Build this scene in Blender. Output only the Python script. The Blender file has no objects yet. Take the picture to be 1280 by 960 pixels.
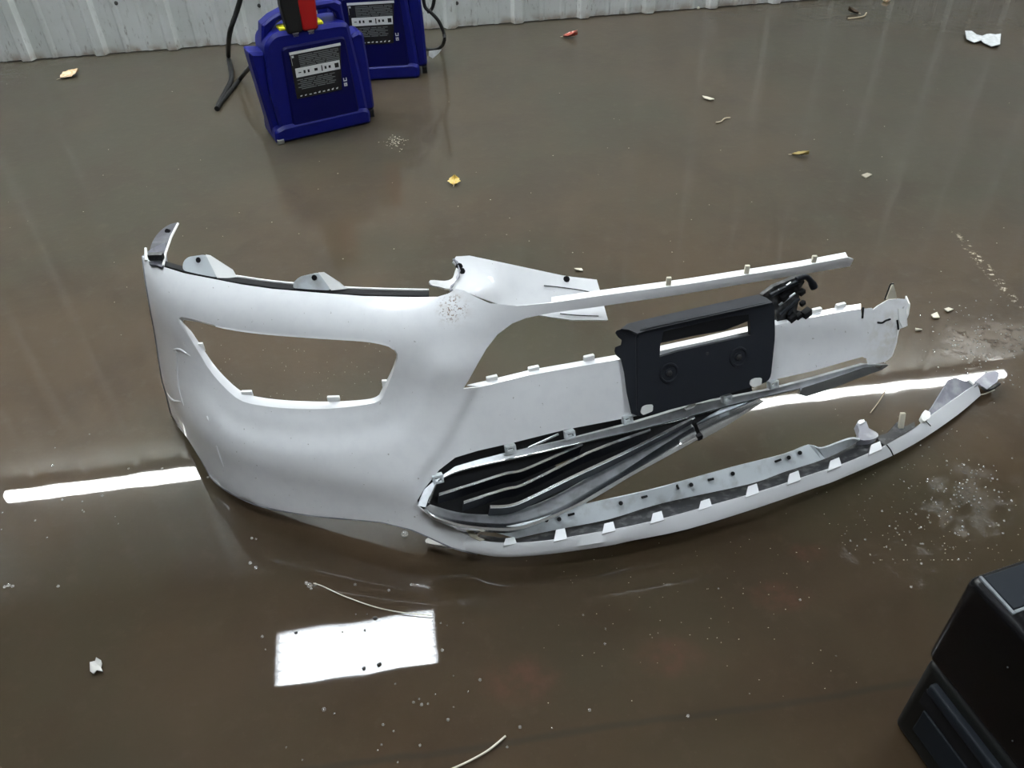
import bpy, bmesh, math, random
import numpy as np
from mathutils import Vector, Matrix
from mathutils.geometry import delaunay_2d_cdt
random.seed(7); rng = np.random.default_rng(7)
S = bpy.context.scene
COL = S.collection

# ------------------------------------------------------------------ camera
F_PX, PITCH, ROLL, CAM_H = 1050.0, math.radians(41), math.radians(-2), 1.35
FW = np.array([0, math.cos(PITCH), -math.sin(PITCH)])
U0 = np.array([0, math.sin(PITCH), math.cos(PITCH)]); R0 = np.array([1.0, 0, 0])
RT = math.cos(ROLL) * R0 + math.sin(ROLL) * U0
UP = -math.sin(ROLL) * R0 + math.cos(ROLL) * U0
EYE = np.array([0, 0, CAM_H])
cd = bpy.data.cameras.new('camera'); cam = bpy.data.objects.new('camera', cd); COL.objects.link(cam)
cd.sensor_width = 36; cd.lens = 36 * F_PX / 1280; cd.clip_start = .05; cd.clip_end = 60
cam.matrix_world = Matrix([[RT[i], UP[i], -FW[i], EYE[i]] for i in range(3)] + [[0, 0, 0, 1]])
S.camera = cam
# ------------------------------------------------------------------ world, exposure
w = bpy.data.worlds.new('world'); S.world = w; w.use_nodes = True
w.node_tree.nodes['Background'].inputs[0].default_value = (.75, .8, .88, 1)
w.node_tree.nodes['Background'].inputs[1].default_value = .05
S.view_settings.view_transform = 'Standard'; S.view_settings.look = 'None'
S.view_settings.gamma = 1; S.view_settings.use_curve_mapping = False
S.view_settings.exposure = 0.78
TUBE, STRIP = 36.0, 50.0
S.cycles.use_denoising = True
S.cycles.max_bounces = 8; S.cycles.sample_clamp_indirect = 8

# ------------------------------------------------------------------ measuring helpers
def rays(px):
    px = np.atleast_2d(np.asarray(px, float))
    return FW + RT * ((px[:, :1] - 640) / F_PX) - UP * ((px[:, 1:2] - 480) / F_PX)
def at_z(px, z=0.0):
    d = rays(px); z = np.broadcast_to(np.asarray(z, float), (len(d),))
    return EYE + d * ((z - CAM_H) / d[:, 2])[:, None]
def at_y(px, y):
    d = rays(px); return EYE + d * (y / d[:, 1])[:, None]
def on_plane(p0, n):
    p0 = np.asarray(p0, float); n = np.asarray(n, float)
    def f(px):
        d = rays(px); return EYE + d * (((p0 - EYE) @ n) / (d @ n))[:, None]
    return f
def plane3(a, b, c):
    a, b, c = map(np.asarray, (a, b, c)); n = np.cross(b - a, c - a); n = n / np.linalg.norm(n)
    return on_plane(a, n), (n if n @ (EYE - a) > 0 else -n)

# ------------------------------------------------------------------ materials
def mat(name, col, rough=.5, metal=0, coat=0, coat_rough=.05, spec=.5, noise=None, bump=None, trans=0, emit=None, ior=1.45):
    m = bpy.data.materials.new(name); m.use_nodes = True
    nt = m.node_tree; b = nt.nodes['Principled BSDF']; L = nt.links
    b.inputs['Base Color'].default_value = (*col, 1); b.inputs['Roughness'].default_value = rough
    b.inputs['Metallic'].default_value = metal; b.inputs['Coat Weight'].default_value = coat
    b.inputs['Coat Roughness'].default_value = coat_rough; b.inputs['Specular IOR Level'].default_value = spec
    b.inputs['Transmission Weight'].default_value = trans; b.inputs['IOR'].default_value = ior
    if emit:
        b.inputs['Emission Color'].default_value = (*emit[0], 1); b.inputs['Emission Strength'].default_value = emit[1]
    tc = nt.nodes.new('ShaderNodeTexCoord')
    if noise:      # (scale, second colour, low, high)
        n = nt.nodes.new('ShaderNodeTexNoise'); n.inputs['Scale'].default_value = noise[0]; n.inputs['Detail'].default_value = 6
        r = nt.nodes.new('ShaderNodeValToRGB'); r.color_ramp.elements[0].position = noise[2]; r.color_ramp.elements[1].position = noise[3]
        r.color_ramp.elements[0].color = (*col, 1); r.color_ramp.elements[1].color = (*noise[1], 1)
        L.new(tc.outputs['Object'], n.inputs['Vector']); L.new(n.outputs['Fac'], r.inputs[0]); L.new(r.outputs[0], b.inputs['Base Color'])
    if bump:
        n = nt.nodes.new('ShaderNodeTexNoise'); n.inputs['Scale'].default_value = bump[0]; n.inputs['Detail'].default_value = 4
        k = nt.nodes.new('ShaderNodeBump'); k.inputs['Strength'].default_value = bump[1]; k.inputs['Distance'].default_value = bump[2]
        L.new(tc.outputs['Object'], n.inputs['Vector']); L.new(n.outputs['Fac'], k.inputs['Height']); L.new(k.outputs[0], b.inputs['Normal'])
    return m
class G:   # small node-graph builder
    def __init__(s, m): s.nt = m.node_tree; s.b = s.nt.nodes['Principled BSDF']; s.L = s.nt.links
    def n(s, t, **kw):
        x = s.nt.nodes.new(t)
        for k, v in kw.items(): setattr(x, k, v)
        return x
    def plug(s, v, sock):
        if isinstance(v, (int, float)): sock.default_value = v
        elif isinstance(v, tuple): sock.default_value = (*v, 1) if len(v) == 3 and sock.type == 'RGBA' else v
        else: s.L.new(v, sock)
    def math(s, op, a, b=0.0, c=None, clamp=False):
        x = s.n('ShaderNodeMath', operation=op, use_clamp=clamp); s.plug(a, x.inputs[0]); s.plug(b, x.inputs[1])
        if c is not None: s.plug(c, x.inputs[2])
        return x.outputs[0]
    def noise(s, vec, scale, detail=4, rough=.5, dist=0):
        x = s.n('ShaderNodeTexNoise'); s.plug(vec, x.inputs['Vector']); x.inputs['Scale'].default_value = scale
        x.inputs['Detail'].default_value = detail; x.inputs['Roughness'].default_value = rough; x.inputs['Distortion'].default_value = dist
        return x.outputs['Fac']
    def ramp(s, v, a, b, lo=0.0, hi=1.0):
        x = s.n('ShaderNodeMapRange', interpolation_type='SMOOTHSTEP'); s.plug(v, x.inputs[0])
        for i, q in enumerate((a, b, lo, hi)): x.inputs[1 + i].default_value = q
        return x.outputs[0]
    def mix(s, f, a, b):
        x = s.n('ShaderNodeMix', data_type='RGBA'); s.plug(f, x.inputs[0]); s.plug(a, x.inputs[6]); s.plug(b, x.inputs[7]); return x.outputs[2]
    def blob(s, pos, c, r0, r1, sx=1, sy=1, rot=0):
        mp = s.n('ShaderNodeMapping', vector_type='TEXTURE'); s.plug(pos, mp.inputs[0])
        mp.inputs['Location'].default_value = (c[0], c[1], 0); mp.inputs['Rotation'].default_value = (0, 0, rot); mp.inputs['Scale'].default_value = (sx, sy, 1)
        ln = s.n('ShaderNodeVectorMath', operation='LENGTH'); s.plug(mp.outputs[0], ln.inputs[0])
        return s.ramp(ln.outputs['Value'], r0, r1, 1, 0)

M = {}
M['white'] = mat('white_paint', (.83, .835, .845), .3, coat=.8, coat_rough=.06, noise=(3, (.80, .805, .82), .4, .7))
M['white_raw'] = mat('white_plastic_edge', (.82, .82, .80), .45)
M['dirty_white'] = mat('dusty_white_plastic', (.62, .66, .68), .5, noise=(28, (.36, .37, .36), .52, .78))
M['inner_grey'] = mat('bare_grey_plastic', (.22, .22, .25), .45, noise=(25, (.45, .45, .47), .5, .75))
M['black'] = mat('black_plastic', (.012, .014, .019), .6, spec=.3, bump=(900, .15, .0004))
M['black_deep'] = mat('black_shadow_plastic', (.006, .006, .007), .7, spec=.2)
M['black_dusty'] = mat('dusty_black_plastic', (.02, .02, .022), .5, noise=(60, (.12, .12, .12), .5, .72))
M['chrome'] = mat('chrome', (.86, .88, .90), .2, metal=1, noise=(14, (.62, .65, .68), .45, .75))
M['chrome_dull'] = mat('dusty_chrome', (.60, .62, .64), .38, metal=.8, noise=(30, (.34, .35, .36), .45, .75))
M['blue'] = mat('blue_plastic', (.002, .0045, .115), .4, spec=.35, bump=(300, .2, .0006))
M['blue_dark'] = mat('blue_plastic_panel', (.001, .0018, .060), .45, spec=.25)
M['label'] = mat('black_label', (.012, .012, .013), .35)
M['print'] = mat('white_print', (.72, .73, .72), .5)
M['print_grey'] = mat('grey_print', (.17, .18, .18), .5)
M['yellow'] = mat('yellow_pad', (.72, .68, .02), .45)
M['red'] = mat('red_grip', (.33, .006, .006), .4)
M['rubber'] = mat('black_rubber', (.008, .008, .008), .5)
M['foot'] = mat('grey_foot', (.22, .22, .19), .6)
M['paper'] = mat('white_paper', (.62, .64, .65), .7, noise=(60, (.50, .52, .53), .4, .6))
M['case'] = mat('glossy_black_case', (.0025, .0025, .003), .25, spec=.3)
M['case_matt'] = mat('matt_black_case', (.004, .0045, .004), .45, spec=.3)
M['case_grey'] = mat('slate_grey_trim', (.007, .0095, .013), .6, spec=.2)
M['case_edge'] = mat('pale_edge', (.13, .14, .15), .4)
M['leaf_tan'] = mat('dry_tan_leaf', (.62, .40, .20), .6, noise=(90, (.75, .60, .42), .4, .6))
M['leaf_yellow'] = mat('yellow_leaf', (.50, .33, .05), .6, noise=(90, (.62, .48, .18), .4, .6))
M['leaf_red'] = mat('red_leaf', (.35, .06, .035), .6, noise=(70, (.65, .42, .36), .5, .62))
M['leaf_olive'] = mat('olive_leaf', (.34, .26, .09), .6)
M['leaf_brown'] = mat('dark_brown_leaf', (.05, .03, .015), .7)
M['twig'] = mat('pale_twig', (.42, .34, .24), .7)
M['chip'] = mat('pale_plastic_chip', (.58, .54, .43), .5)
M['pebble'] = mat('dark_pebble', (.03, .028, .025), .6)
M['grit'] = mat('pale_grit', (.30, .27, .21), .6)
M['bubble'] = mat('water_bubble', (.75, .72, .66), .03, trans=.8, ior=1.33, coat=1, coat_rough=.02)
M['inner_dark'] = mat('dark_bare_plastic', (.035, .035, .045), .5, noise=(25, (.12, .12, .135), .5, .75))
M['scrap'] = mat('grey_white_scrap', (.42, .41, .38), .6)
M['wall'] = mat('painted_metal_panel', (.56, .585, .56), .45, noise=(7, (.46, .485, .46), .42, .70), bump=(60, .2, .002))
M['trim'] = mat('wall_trim', (.5, .51, .49), .5)
M['room'] = mat('plain_wall', (.16, .16, .155), .7)
M['ceil'] = mat('white_ceiling_liner', (.20, .19, .175), .7)
M['housing'] = mat('white_lamp_housing', (.8, .8, .8), .4)
M['tube'] = mat('lit_tube', (.9, .9, .9), .5, emit=((.86, .94, 1.0), TUBE))
M['strip'] = mat('lit_strip', (.9, .9, .9), .5, emit=((.97, .99, .97), STRIP))
M['screw'] = mat('dark_screw', (.05, .05, .045), .5)

def fp(px): q = at_z([px], 0)[0]; return (q[0], q[1])
def floor_mat():
    m = mat('wet_stained_concrete', (.05, .04, .03), .5); g = G(m)
    pos = g.n('ShaderNodeNewGeometry').outputs['Position']
    a = g.noise(pos, .9, 5, .55); b = g.noise(pos, 3.1, 6, .6, .4); c = g.noise(pos, 22, 5, .65); e = g.noise(pos, 150, 3, .6)
    col = g.mix(g.ramp(a, .42, .58), (.056, .036, .019), (.040, .034, .019))
    col = g.mix(g.ramp(b, .42, .66, 0, .7), col, (.036, .022, .012))
    col = g.mix(g.ramp(c, .52, .72, 0, .38), col, (.070, .054, .035))
    col = g.mix(g.ramp(e, .62, .78, 0, .25), col, (.12, .10, .07))
    sp = g.n('ShaderNodeSeparateXYZ'); g.plug(pos, sp.inputs[0])
    # greyer towards the wall, its pale reflection painted into the colour; red paint traces in front of the bumper
    col = g.mix(g.ramp(g.math('ADD', sp.outputs[1], g.math('MULTIPLY', a, .5)), 1.2, 1.75, .62, 0), col, (.026, .0155, .0075))   # front darkening, from weaker reflection there, painted into the colour
    col = g.mix(g.ramp(sp.outputs[1], 1.3, 3.0, 0, .5), col, (.058, .053, .040))
    for px, r in (((650, 850), .06), ((840, 822), .05), ((975, 745), .045), ((1010, 690), .03)):
        col = g.mix(g.math('MULTIPLY', g.blob(pos, fp(px), .2, 1.0, r * 1.6, r), g.ramp(c, .35, .65, .05, .4)), col, (.085, .030, .020))
    # saw-cut control joint
    p0 = np.array(fp((620, 930))); p1 = np.array(fp((1280, 835))); d = (p1 - p0) / np.linalg.norm(p1 - p0)
    jn = g.math('ADD', g.math('MULTIPLY', sp.outputs[0], float(-d[1])), g.math('MULTIPLY', sp.outputs[1], float(d[0])))
    jd = g.math('ABSOLUTE', g.math('SUBTRACT', g.math('ADD', jn, g.math('MULTIPLY', g.math('SUBTRACT', b, .5), .03)), float(-d[1] * p0[0] + d[0] * p0[1])))
    joint = g.ramp(jd, .001, .010, .55, 0)
    col = g.mix(joint, col, (.022, .017, .012))
    # chalky crack on the right
    q0 = np.array(fp((1180, 275))); q1 = np.array(fp((1290, 400))); dd = (q1 - q0) / np.linalg.norm(q1 - q0)
    ang = math.atan2(dd[1], dd[0]); mid = (q0 + q1) / 2; ln = np.linalg.norm(q1 - q0) / 2
    crack = g.math('MULTIPLY', g.blob(pos, mid, .3, 1.0, ln, .022, ang), g.ramp(g.noise(pos, 55, 4, .7), .54, .62))
    col = g.mix(crack, col, (.42, .36, .28))
    # dried curved stain behind the left end
    sc = fp((335, 255))
    rv = g.n('ShaderNodeVectorMath', operation='DISTANCE'); g.plug(pos, rv.inputs[0]); rv.inputs[1].default_value = (sc[0], sc[1], 0)
    ring = g.math('MULTIPLY', g.ramp(g.math('ABSOLUTE', g.math('SUBTRACT', g.math('ADD', rv.outputs['Value'], g.math('MULTIPLY', b, .10)), .155)), .004, .012, .4, 0), g.ramp(g.noise(pos, 2.2, 2), .47, .56))
    col = g.mix(ring, col, (.035, .028, .02))
    g.plug(col, g.b.inputs['Base Color'])
    g.b.inputs['Roughness'].default_value = .6; g.b.inputs['Specular IOR Level'].default_value = .08
    g.b.inputs['Coat Weight'].default_value = 1; g.b.inputs['Coat IOR'].default_value = 1.33
    g.plug(g.ramp(b, .3, .75, .008, .03), g.b.inputs['Coat Roughness'])
    # water film: nearly flat, but shallow and ruffled over rough concrete on the right
    m1 = g.math('MAXIMUM', g.blob(pos, fp((1240, 425)), .3, 1.0, .19, .085, .1), g.blob(pos, fp((1215, 625)), .3, 1.0, .16, .11, .5))
    m1 = g.math('MAXIMUM', m1, g.math('MULTIPLY', g.blob(pos, fp((1130, 700)), .1, 1, .2, .1), .35))
    m1 = g.math('MULTIPLY', m1, g.ramp(g.noise(pos, 15, 5, .65), .40, .66))
    hgt = g.math('ADD', g.math('MULTIPLY', g.noise(pos, 4, 2), .0004), g.math('MULTIPLY', g.math('MULTIPLY', g.math('SUBTRACT', g.noise(pos, 190, 3, .6), .5), g.math('MULTIPLY', m1, g.ramp(g.noise(pos, 24, 4, .6), .42, .62, .1, 1))), .007))
    hgt = g.math('SUBTRACT', hgt, g.math('MULTIPLY', joint, .00015))
    bp = g.n('ShaderNodeBump'); bp.inputs['Strength'].default_value = 1; bp.inputs['Distance'].default_value = 1; g.plug(hgt, bp.inputs['Height'])
    g.plug(bp.outputs[0], g.b.inputs['Coat Normal'])
    bp2 = g.n('ShaderNodeBump'); bp2.inputs['Strength'].default_value = .4; bp2.inputs['Distance'].default_value = .003; g.plug(c, bp2.inputs['Height'])
    g.plug(bp2.outputs[0], g.b.inputs['Normal'])
    return m
M['floor'] = floor_mat()
def wall_mat():
    m = M['wall']; g = G(m); pos = g.n('ShaderNodeNewGeometry').outputs['Position']
    sp = g.n('ShaderNodeSeparateXYZ'); g.plug(pos, sp.inputs[0])
    mp = g.n('ShaderNodeMapping'); g.plug(pos, mp.inputs[0]); mp.inputs['Scale'].default_value = (1, 1, .3)
    n = g.noise(mp.outputs[0], 70, 5, .7); base = g.noise(pos, 5, 4)
    low = g.ramp(sp.outputs[2], 0, .22, 1, 0)          # splash-up dirt along the foot of the wall
    col = g.mix(g.ramp(base, .35, .7), (.60, .62, .60), (.52, .545, .515))
    col = g.mix(g.math('MULTIPLY', g.ramp(n, .56, .72), g.ramp(low, 0, 1, .45, .85)), col, (.17, .16, .13))
    col = g.mix(g.math('MULTIPLY', g.ramp(sp.outputs[2], .0, .05, 1, 0), g.ramp(g.noise(pos, 16, 4), .4, .65, .15, .8)), col, (.24, .17, .11))
    g.plug(col, g.b.inputs['Base Color'])
wall_mat()
def scuffed_white():
    m = mat('scuffed_white_paint', (.8, .81, .84), .3, coat=.8, coat_rough=.06); g = G(m)
    pos = g.n('ShaderNodeNewGeometry').outputs['Position']; n = g.noise(pos, 230, 3, .6); n2 = g.noise(pos, 40, 5, .6)
    return m, g, pos, n, n2

# ------------------------------------------------------------------ mesh helpers
def link_mesh(name, verts, faces, m, parent=None, org=(0, 0, 0), smooth=35, kind=None, label=None):
    me = bpy.data.meshes.new(name); org = np.asarray(org, float)
    assert max(max(f) for f in faces) < len(verts), name
    me.from_pydata([tuple(np.asarray(v, float) - org) for v in verts], [], [tuple(int(i) for i in f) for f in faces])
    bm = bmesh.new(); bm.from_mesh(me); bmesh.ops.remove_doubles(bm, verts=bm.verts, dist=1e-6)
    bmesh.ops.recalc_face_normals(bm, faces=bm.faces); bm.to_mesh(me); bm.free()
    me.materials.append(m)
    if smooth:
        me.polygons.foreach_set('use_smooth', [True] * len(me.polygons)); me.set_sharp_from_angle(angle=math.radians(smooth))
    o = bpy.data.objects.new(name, me); COL.objects.link(o)
    if parent: o.parent = parent
    if kind: o['kind'] = kind
    if label: o['label'] = label
    return o
def empty(name, loc, label=None, cat=None, group=None, rz=0, kind=None):
    o = bpy.data.objects.new(name, None); COL.objects.link(o); o.location = loc; o.rotation_euler = (0, 0, rz); o.empty_display_size = .05
    return tag(o, label, cat, group, kind)
def tag(o, label=None, cat=None, group=None, kind=None):
    for k, v in (('label', label), ('category', cat), ('group', group), ('kind', kind)):
        if v: o[k] = v
    return o
def smooth_line(pts, n=4, closed=False):
    p = np.asarray(pts, float); out = []; N = len(p)
    for i in range(N if closed else N - 1):
        if closed: a, b, c, d = p[i - 1], p[i], p[(i + 1) % N], p[(i + 2) % N]
        else: a, b, c, d = p[max(i - 1, 0)], p[i], p[i + 1], p[min(i + 2, N - 1)]
        for k in range(n):
            t = k / n
            out.append(.5 * ((2 * b) + (c - a) * t + (2 * a - 5 * b + 4 * c - d) * t * t + (3 * b - a - 3 * c + d) * t ** 3))
    if not closed: out.append(p[-1])
    return np.array(out)
def resample(line, n):
    p = np.asarray(line, float); s = np.r_[0, np.cumsum(np.linalg.norm(np.diff(p, axis=0), axis=1))]
    t = np.linspace(0, s[-1], n); return np.stack([np.interp(t, s, p[:, k]) for k in range(p.shape[1])], 1)
def densify(poly, step, closed=True):
    p = np.asarray(poly, float); out = []; N = len(p)
    for i in range(N if closed else N - 1):
        a, b = p[i], p[(i + 1) % N]; k = max(1, int(np.linalg.norm(b - a) / step))
        out += [a + (b - a) * j / k for j in range(k)]
    if not closed: out.append(p[-1])
    return np.array(out)
def inside(pts, poly):
    x, y = pts[:, 0], pts[:, 1]; r = np.zeros(len(pts), bool); q = np.roll(poly, -1, 0)
    for (x0, y0), (x1, y1) in zip(poly, q):
        if y0 == y1: continue
        r ^= ((y0 > y) != (y1 > y)) & (x < (x1 - x0) * (y - y0) / (y1 - y0) + x0)
    return r
def fill(outer, holes=(), step=6.0, grid=True):
    loops = [densify(outer, step)] + [densify(h, step) for h in holes]
    pts = list(loops[0]); edges = []; base = 0
    allp = np.concatenate(loops)
    for l in loops:
        n = len(l); edges += [(base + i, base + (i + 1) % n) for i in range(n)]; base += n
    if grid:
        lo, hi = allp.min(0), allp.max(0)
        gx, gy = np.meshgrid(np.arange(lo[0], hi[0], step), np.arange(lo[1], hi[1], step)); gx[1::2] += step / 2
        gp = np.stack([gx.ravel(), gy.ravel()], 1); k = inside(gp, loops[0])
        for h in loops[1:]: k &= ~inside(gp, h)
        gp = gp[k]
        if len(gp):
            dmin = np.full(len(gp), 1e9)
            for i in range(0, len(allp)): dmin = np.minimum(dmin, np.hypot(*(gp - allp[i]).T))
            gp = gp[dmin > step * .55]
        allv = np.concatenate([allp, gp])
    else: allv = allp
    sc = np.abs(allv).max(); r = delaunay_2d_cdt([Vector(v / sc) for v in allv], edges, [], 0, 1e-7)
    v = np.array([(p.x, p.y) for p in r[0]]) * sc
    f = np.array([t for t in r[2] if len(t) == 3]); c = v[f].mean(1); k = inside(c, loops[0])
    for h in loops[1:]: k &= ~inside(c, h)
    return v, f[k]
def thicken(P, faces, thick=None, back=None):
    """front sheet + back sheet + rim walls. thick: along the sheet's own normals; back: one vector."""
    F = np.asarray(faces); n = np.zeros_like(P); fn = np.cross(P[F[:, 1]] - P[F[:, 0]], P[F[:, 2]] - P[F[:, 0]])
    cc = P[F].mean(1); s = np.sign(((EYE - cc) * fn).sum(1)); fn = fn * s[:, None]
    for k in range(3): np.add.at(n, F[:, k], fn)
    n /= np.maximum(np.linalg.norm(n, axis=1), 1e-12)[:, None]
    B = P + np.asarray(back) if back is not None else P - n * thick
    N = len(P); out = [tuple(f) for f in F] + [tuple(f[::-1] + N) for f in F]
    cnt = {}
    for f in F:
        for a, b in ((f[0], f[1]), (f[1], f[2]), (f[2], f[0])): cnt.setdefault((min(a, b), max(a, b)), []).append((a, b))
    for e in cnt.values():
        if len(e) == 1: a, b = e[0]; out.append((a, a + N, b + N, b))
    return np.concatenate([P, B]), out
def slab(name, outer, surf, m, parent=None, org=(0, 0, 0), holes=(), thick=.004, back=None, step=6, smooth=35, grid=True, **kw):
    v, f = fill(outer, holes, step, grid); P = surf(v); V, Fc = thicken(P, f, thick, back)
    return link_mesh(name, V, Fc, m, parent, org, smooth, **kw)
def loft(name, curves, m, parent=None, org=(0, 0, 0), thick=.003, n=60, smooth=40, back=None, **kw):
    """sheet between 3-D curves given in order, with real thickness"""
    C3 = [resample(c, n) for c in curves]; P = np.concatenate(C3); f = []
    for i in range(len(C3) - 1):
        for j in range(n - 1):
            a = i * n + j; f += [(a, a + 1, a + n + 1), (a, a + n + 1, a + n)]
    V, Fc = thicken(P, f, thick, back); return link_mesh(name, V, Fc, m, parent, org, smooth, **kw)
def tube_mesh(pts, r, seg=8, flat=1.0):
    p = np.asarray(pts, float); V, Fc = [], []; n = len(p); r = np.broadcast_to(np.asarray(r, float), (n,)); ref = np.array([0, 0, 1.0])
    for i in range(n):
        t = p[min(i + 1, n - 1)] - p[max(i - 1, 0)]; t = t / np.linalg.norm(t)
        a = np.cross(t, ref); a = a / np.linalg.norm(a) if np.linalg.norm(a) > 1e-3 else np.array([1.0, 0, 0]); b = np.cross(t, a)
        for k in range(seg):
            q = 2 * math.pi * k / seg; V.append(p[i] + r[i] * (a * math.cos(q) + b * math.sin(q) * flat))
    for i in range(n - 1):
        for k in range(seg):
            a = i * seg + k; b = i * seg + (k + 1) % seg; Fc.append((a, b, b + seg, a + seg))
    Fc += [tuple(range(seg))[::-1], tuple((n - 1) * seg + k for k in range(seg))]
    return V, Fc
def tube(name, pts, r, m, parent=None, org=(0, 0, 0), seg=8, flat=1.0, **kw):
    V, Fc = tube_mesh(pts, r, seg, flat); return link_mesh(name, V, Fc, m, parent, org, 50, **kw)
def box_mesh(c, size, ax=((1, 0, 0), (0, 1, 0), (0, 0, 1)), bev=0.0, seg=2):
    bm = bmesh.new(); bmesh.ops.create_cube(bm, size=1)
    for v in bm.verts: v.co = Vector((v.co.x * size[0], v.co.y * size[1], v.co.z * size[2]))
    if bev: bmesh.ops.bevel(bm, geom=bm.edges[:], offset=bev, segments=seg, affect='EDGES', profile=.6)
    A = np.array(ax, float); V = [np.asarray(c, float) + np.array(v.co) @ A for v in bm.verts]; bm.verts.index_update()
    Fc = [tuple(v.index for v in f.verts) for f in bm.faces]; bm.free(); return V, Fc
def box(name, c, size, m, parent=None, org=(0, 0, 0), ax=((1, 0, 0), (0, 1, 0), (0, 0, 1)), bev=0.0, **kw):
    V, Fc = box_mesh(c, size, ax, bev); return link_mesh(name, V, Fc, m, parent, org, 40, **kw)
def join(ms):
    V, Fc = [], []
    for v, f in ms:
        b = len(V); V += list(v); Fc += [tuple(i + b for i in q) for q in f]
    return V, Fc
def offset_poly(p, d):
    p = np.asarray(p, float); a = .5 * np.sum(p[:, 0] * np.roll(p[:, 1], -1) - np.roll(p[:, 0], -1) * p[:, 1]); sg = 1 if a > 0 else -1
    e0 = p - np.roll(p, 1, 0); e1 = np.roll(p, -1, 0) - p
    n0 = np.stack([-e0[:, 1], e0[:, 0]], 1) * sg; n1 = np.stack([-e1[:, 1], e1[:, 0]], 1) * sg
    n0 /= np.linalg.norm(n0, axis=1)[:, None]; n1 /= np.linalg.norm(n1, axis=1)[:, None]
    h = n0 + n1; L2 = np.maximum((h ** 2).sum(1), .5); return p + h * (2 * d / L2)[:, None]
def prism_mesh(outline, v0, v1, b=0.0, to3=None):
    """outline in (u, w), extruded along v from v0 (front) to v1, front and back rims chamfered by b"""
    to3 = to3 or (lambda u, v, w: (u, v, w)); o = np.asarray(outline, float); n = len(o); i_ = offset_poly(o, b) if b else o
    rings = [(i_, v0), (o, v0 + b), (o, v1 - b), (i_, v1)] if b else [(o, v0), (o, v1)]
    V = [to3(p[0], v, p[1]) for r, v in rings for p in r]; Fc = []
    for k in range(len(rings) - 1):
        for j in range(n): Fc.append((k * n + j, k * n + (j + 1) % n, (k + 1) * n + (j + 1) % n, (k + 1) * n + j))
    c = delaunay_2d_cdt([Vector(p) for p in i_], [(j, (j + 1) % n) for j in range(n)], [], 0, 1e-7); ff = np.array([t for t in c[2]]); vv = np.array([tuple(p) for p in c[0]])
    ff = ff[inside(vv[ff].mean(1), i_)]
    for v in (rings[0][1], rings[-1][1]):
        base = len(V); V += [to3(p[0], v, p[1]) for p in vv]; Fc += [tuple(int(x) + base for x in t) for t in ff]
    return V, Fc
def round_poly(p, r, seg=4):
    p = np.asarray(p, float); out = []
    for i in range(len(p)):
        a, b, c = p[i - 1], p[i], p[(i + 1) % len(p)]; la, lc = np.linalg.norm(a - b), np.linalg.norm(c - b); k = min(r, la * .45, lc * .45)
        s, e = b + (a - b) / la * k, b + (c - b) / lc * k
        for j in range(seg + 1):
            t = j / seg; out.append((1 - t) ** 2 * s + 2 * t * (1 - t) * b + t * t * e)
    return np.array(out)

# ------------------------------------------------------------------ the room
fl = link_mesh('floor', [(-6, -5, 0), (6, -5, 0), (6, 6, 0), (-6, 6, 0), (-6, -5, -.1), (6, -5, -.1), (6, 6, -.1), (-6, 6, -.1)],
               [(0, 1, 2, 3), (7, 6, 5, 4), (0, 4, 5, 1), (1, 5, 6, 2), (2, 6, 7, 3), (3, 7, 4, 0)], M['floor'], smooth=0)
tag(fl, 'wet brown stained concrete shop floor with mirror-like puddles', 'floor', kind='structure')
W0, W1 = at_z([(37, 75)], 0)[0], at_z([(973, 3)], 0)[0]
WD = (W1 - W0) / np.linalg.norm(W1 - W0); WN = np.array([WD[1], -WD[0], 0])      # along the wall; out of the wall into the room
RIB = np.linalg.norm(W1 - W0) / 12.0 * 12 / 12.0
RIB = np.linalg.norm(W1 - W0) / 11.07
def wall_pt(s, out, z): return W0 + WD * s + WN * out + np.array([0, 0, z])
wall = empty('wall_back', tuple(wall_pt(0, 0, 0)), 'pale grey ribbed metal panel wall behind the two blue jump starters', 'wall', kind='structure')
def panel_profile():
    p = []
    for k in range(3):
        s = k * RIB
        p += [(s - .034, .0), (s - .018, .026), (s + .018, .026), (s + .034, 0)]
        for q in (.36, .68): p += [(s + RIB * q - .016, 0), (s + RIB * q - .007, .006), (s + RIB * q + .007, .006), (s + RIB * q + .016, 0)]
    p.append((3 * RIB - .034, 0)); return p
pp = panel_profile(); pv = []
for z in (0.004, 4.55):
    for s, o in pp: pv.append(WD * s + WN * (o + .004) + np.array([0, 0, z]))
n_ = len(pp); pf = [(i, i + 1, i + 1 + n_, i + n_) for i in range(n_ - 1)]
k0 = len(pv); pv += [v - WN * .012 for v in pv[:k0]]; pf += [(i + k0 + n_, i + 1 + k0 + n_, i + 1 + k0, i + k0) for i in range(n_ - 1)]
pf += [(i, i + k0, i + 1 + k0, i + 1) for i in range(n_ - 1)]
first = None
for k in range(-5, 8):
    if first is None: first = o = link_mesh('wall_panel', pv, pf, M['wall'], wall, smooth=20)
    else: o = first.copy(); COL.objects.link(o); o.parent = wall
    o.location = tuple(WD * (k * 3 * RIB))
bk = link_mesh('girt', *box_mesh((0, 0, 0), (12.5, .06, .12)), M['trim'], wall); bk.location = tuple(WD * 2.2 - WN * .06 + np.array([0, 0, 1.2])); bk.rotation_euler = (0, 0, math.atan2(WD[1], WD[0]))
wsurf = on_plane(wall_pt(0, .006, 0), WN)
sc0 = None
for px in ((145, 4), (324, 7), (571, 4)):
    p = wsurf([px])[0]
    if sc0 is None:
        V, Fc = tube_mesh([-WN * .006, WN * .002, WN * .004], [.009, .009, .005], 8); sc0 = o = link_mesh('screw_head', V, Fc, M['screw'], wall)
    else: o = sc0.copy(); COL.objects.link(o); o.parent = wall
    o.location = tuple(p - wall_pt(0, 0, 0))
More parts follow.
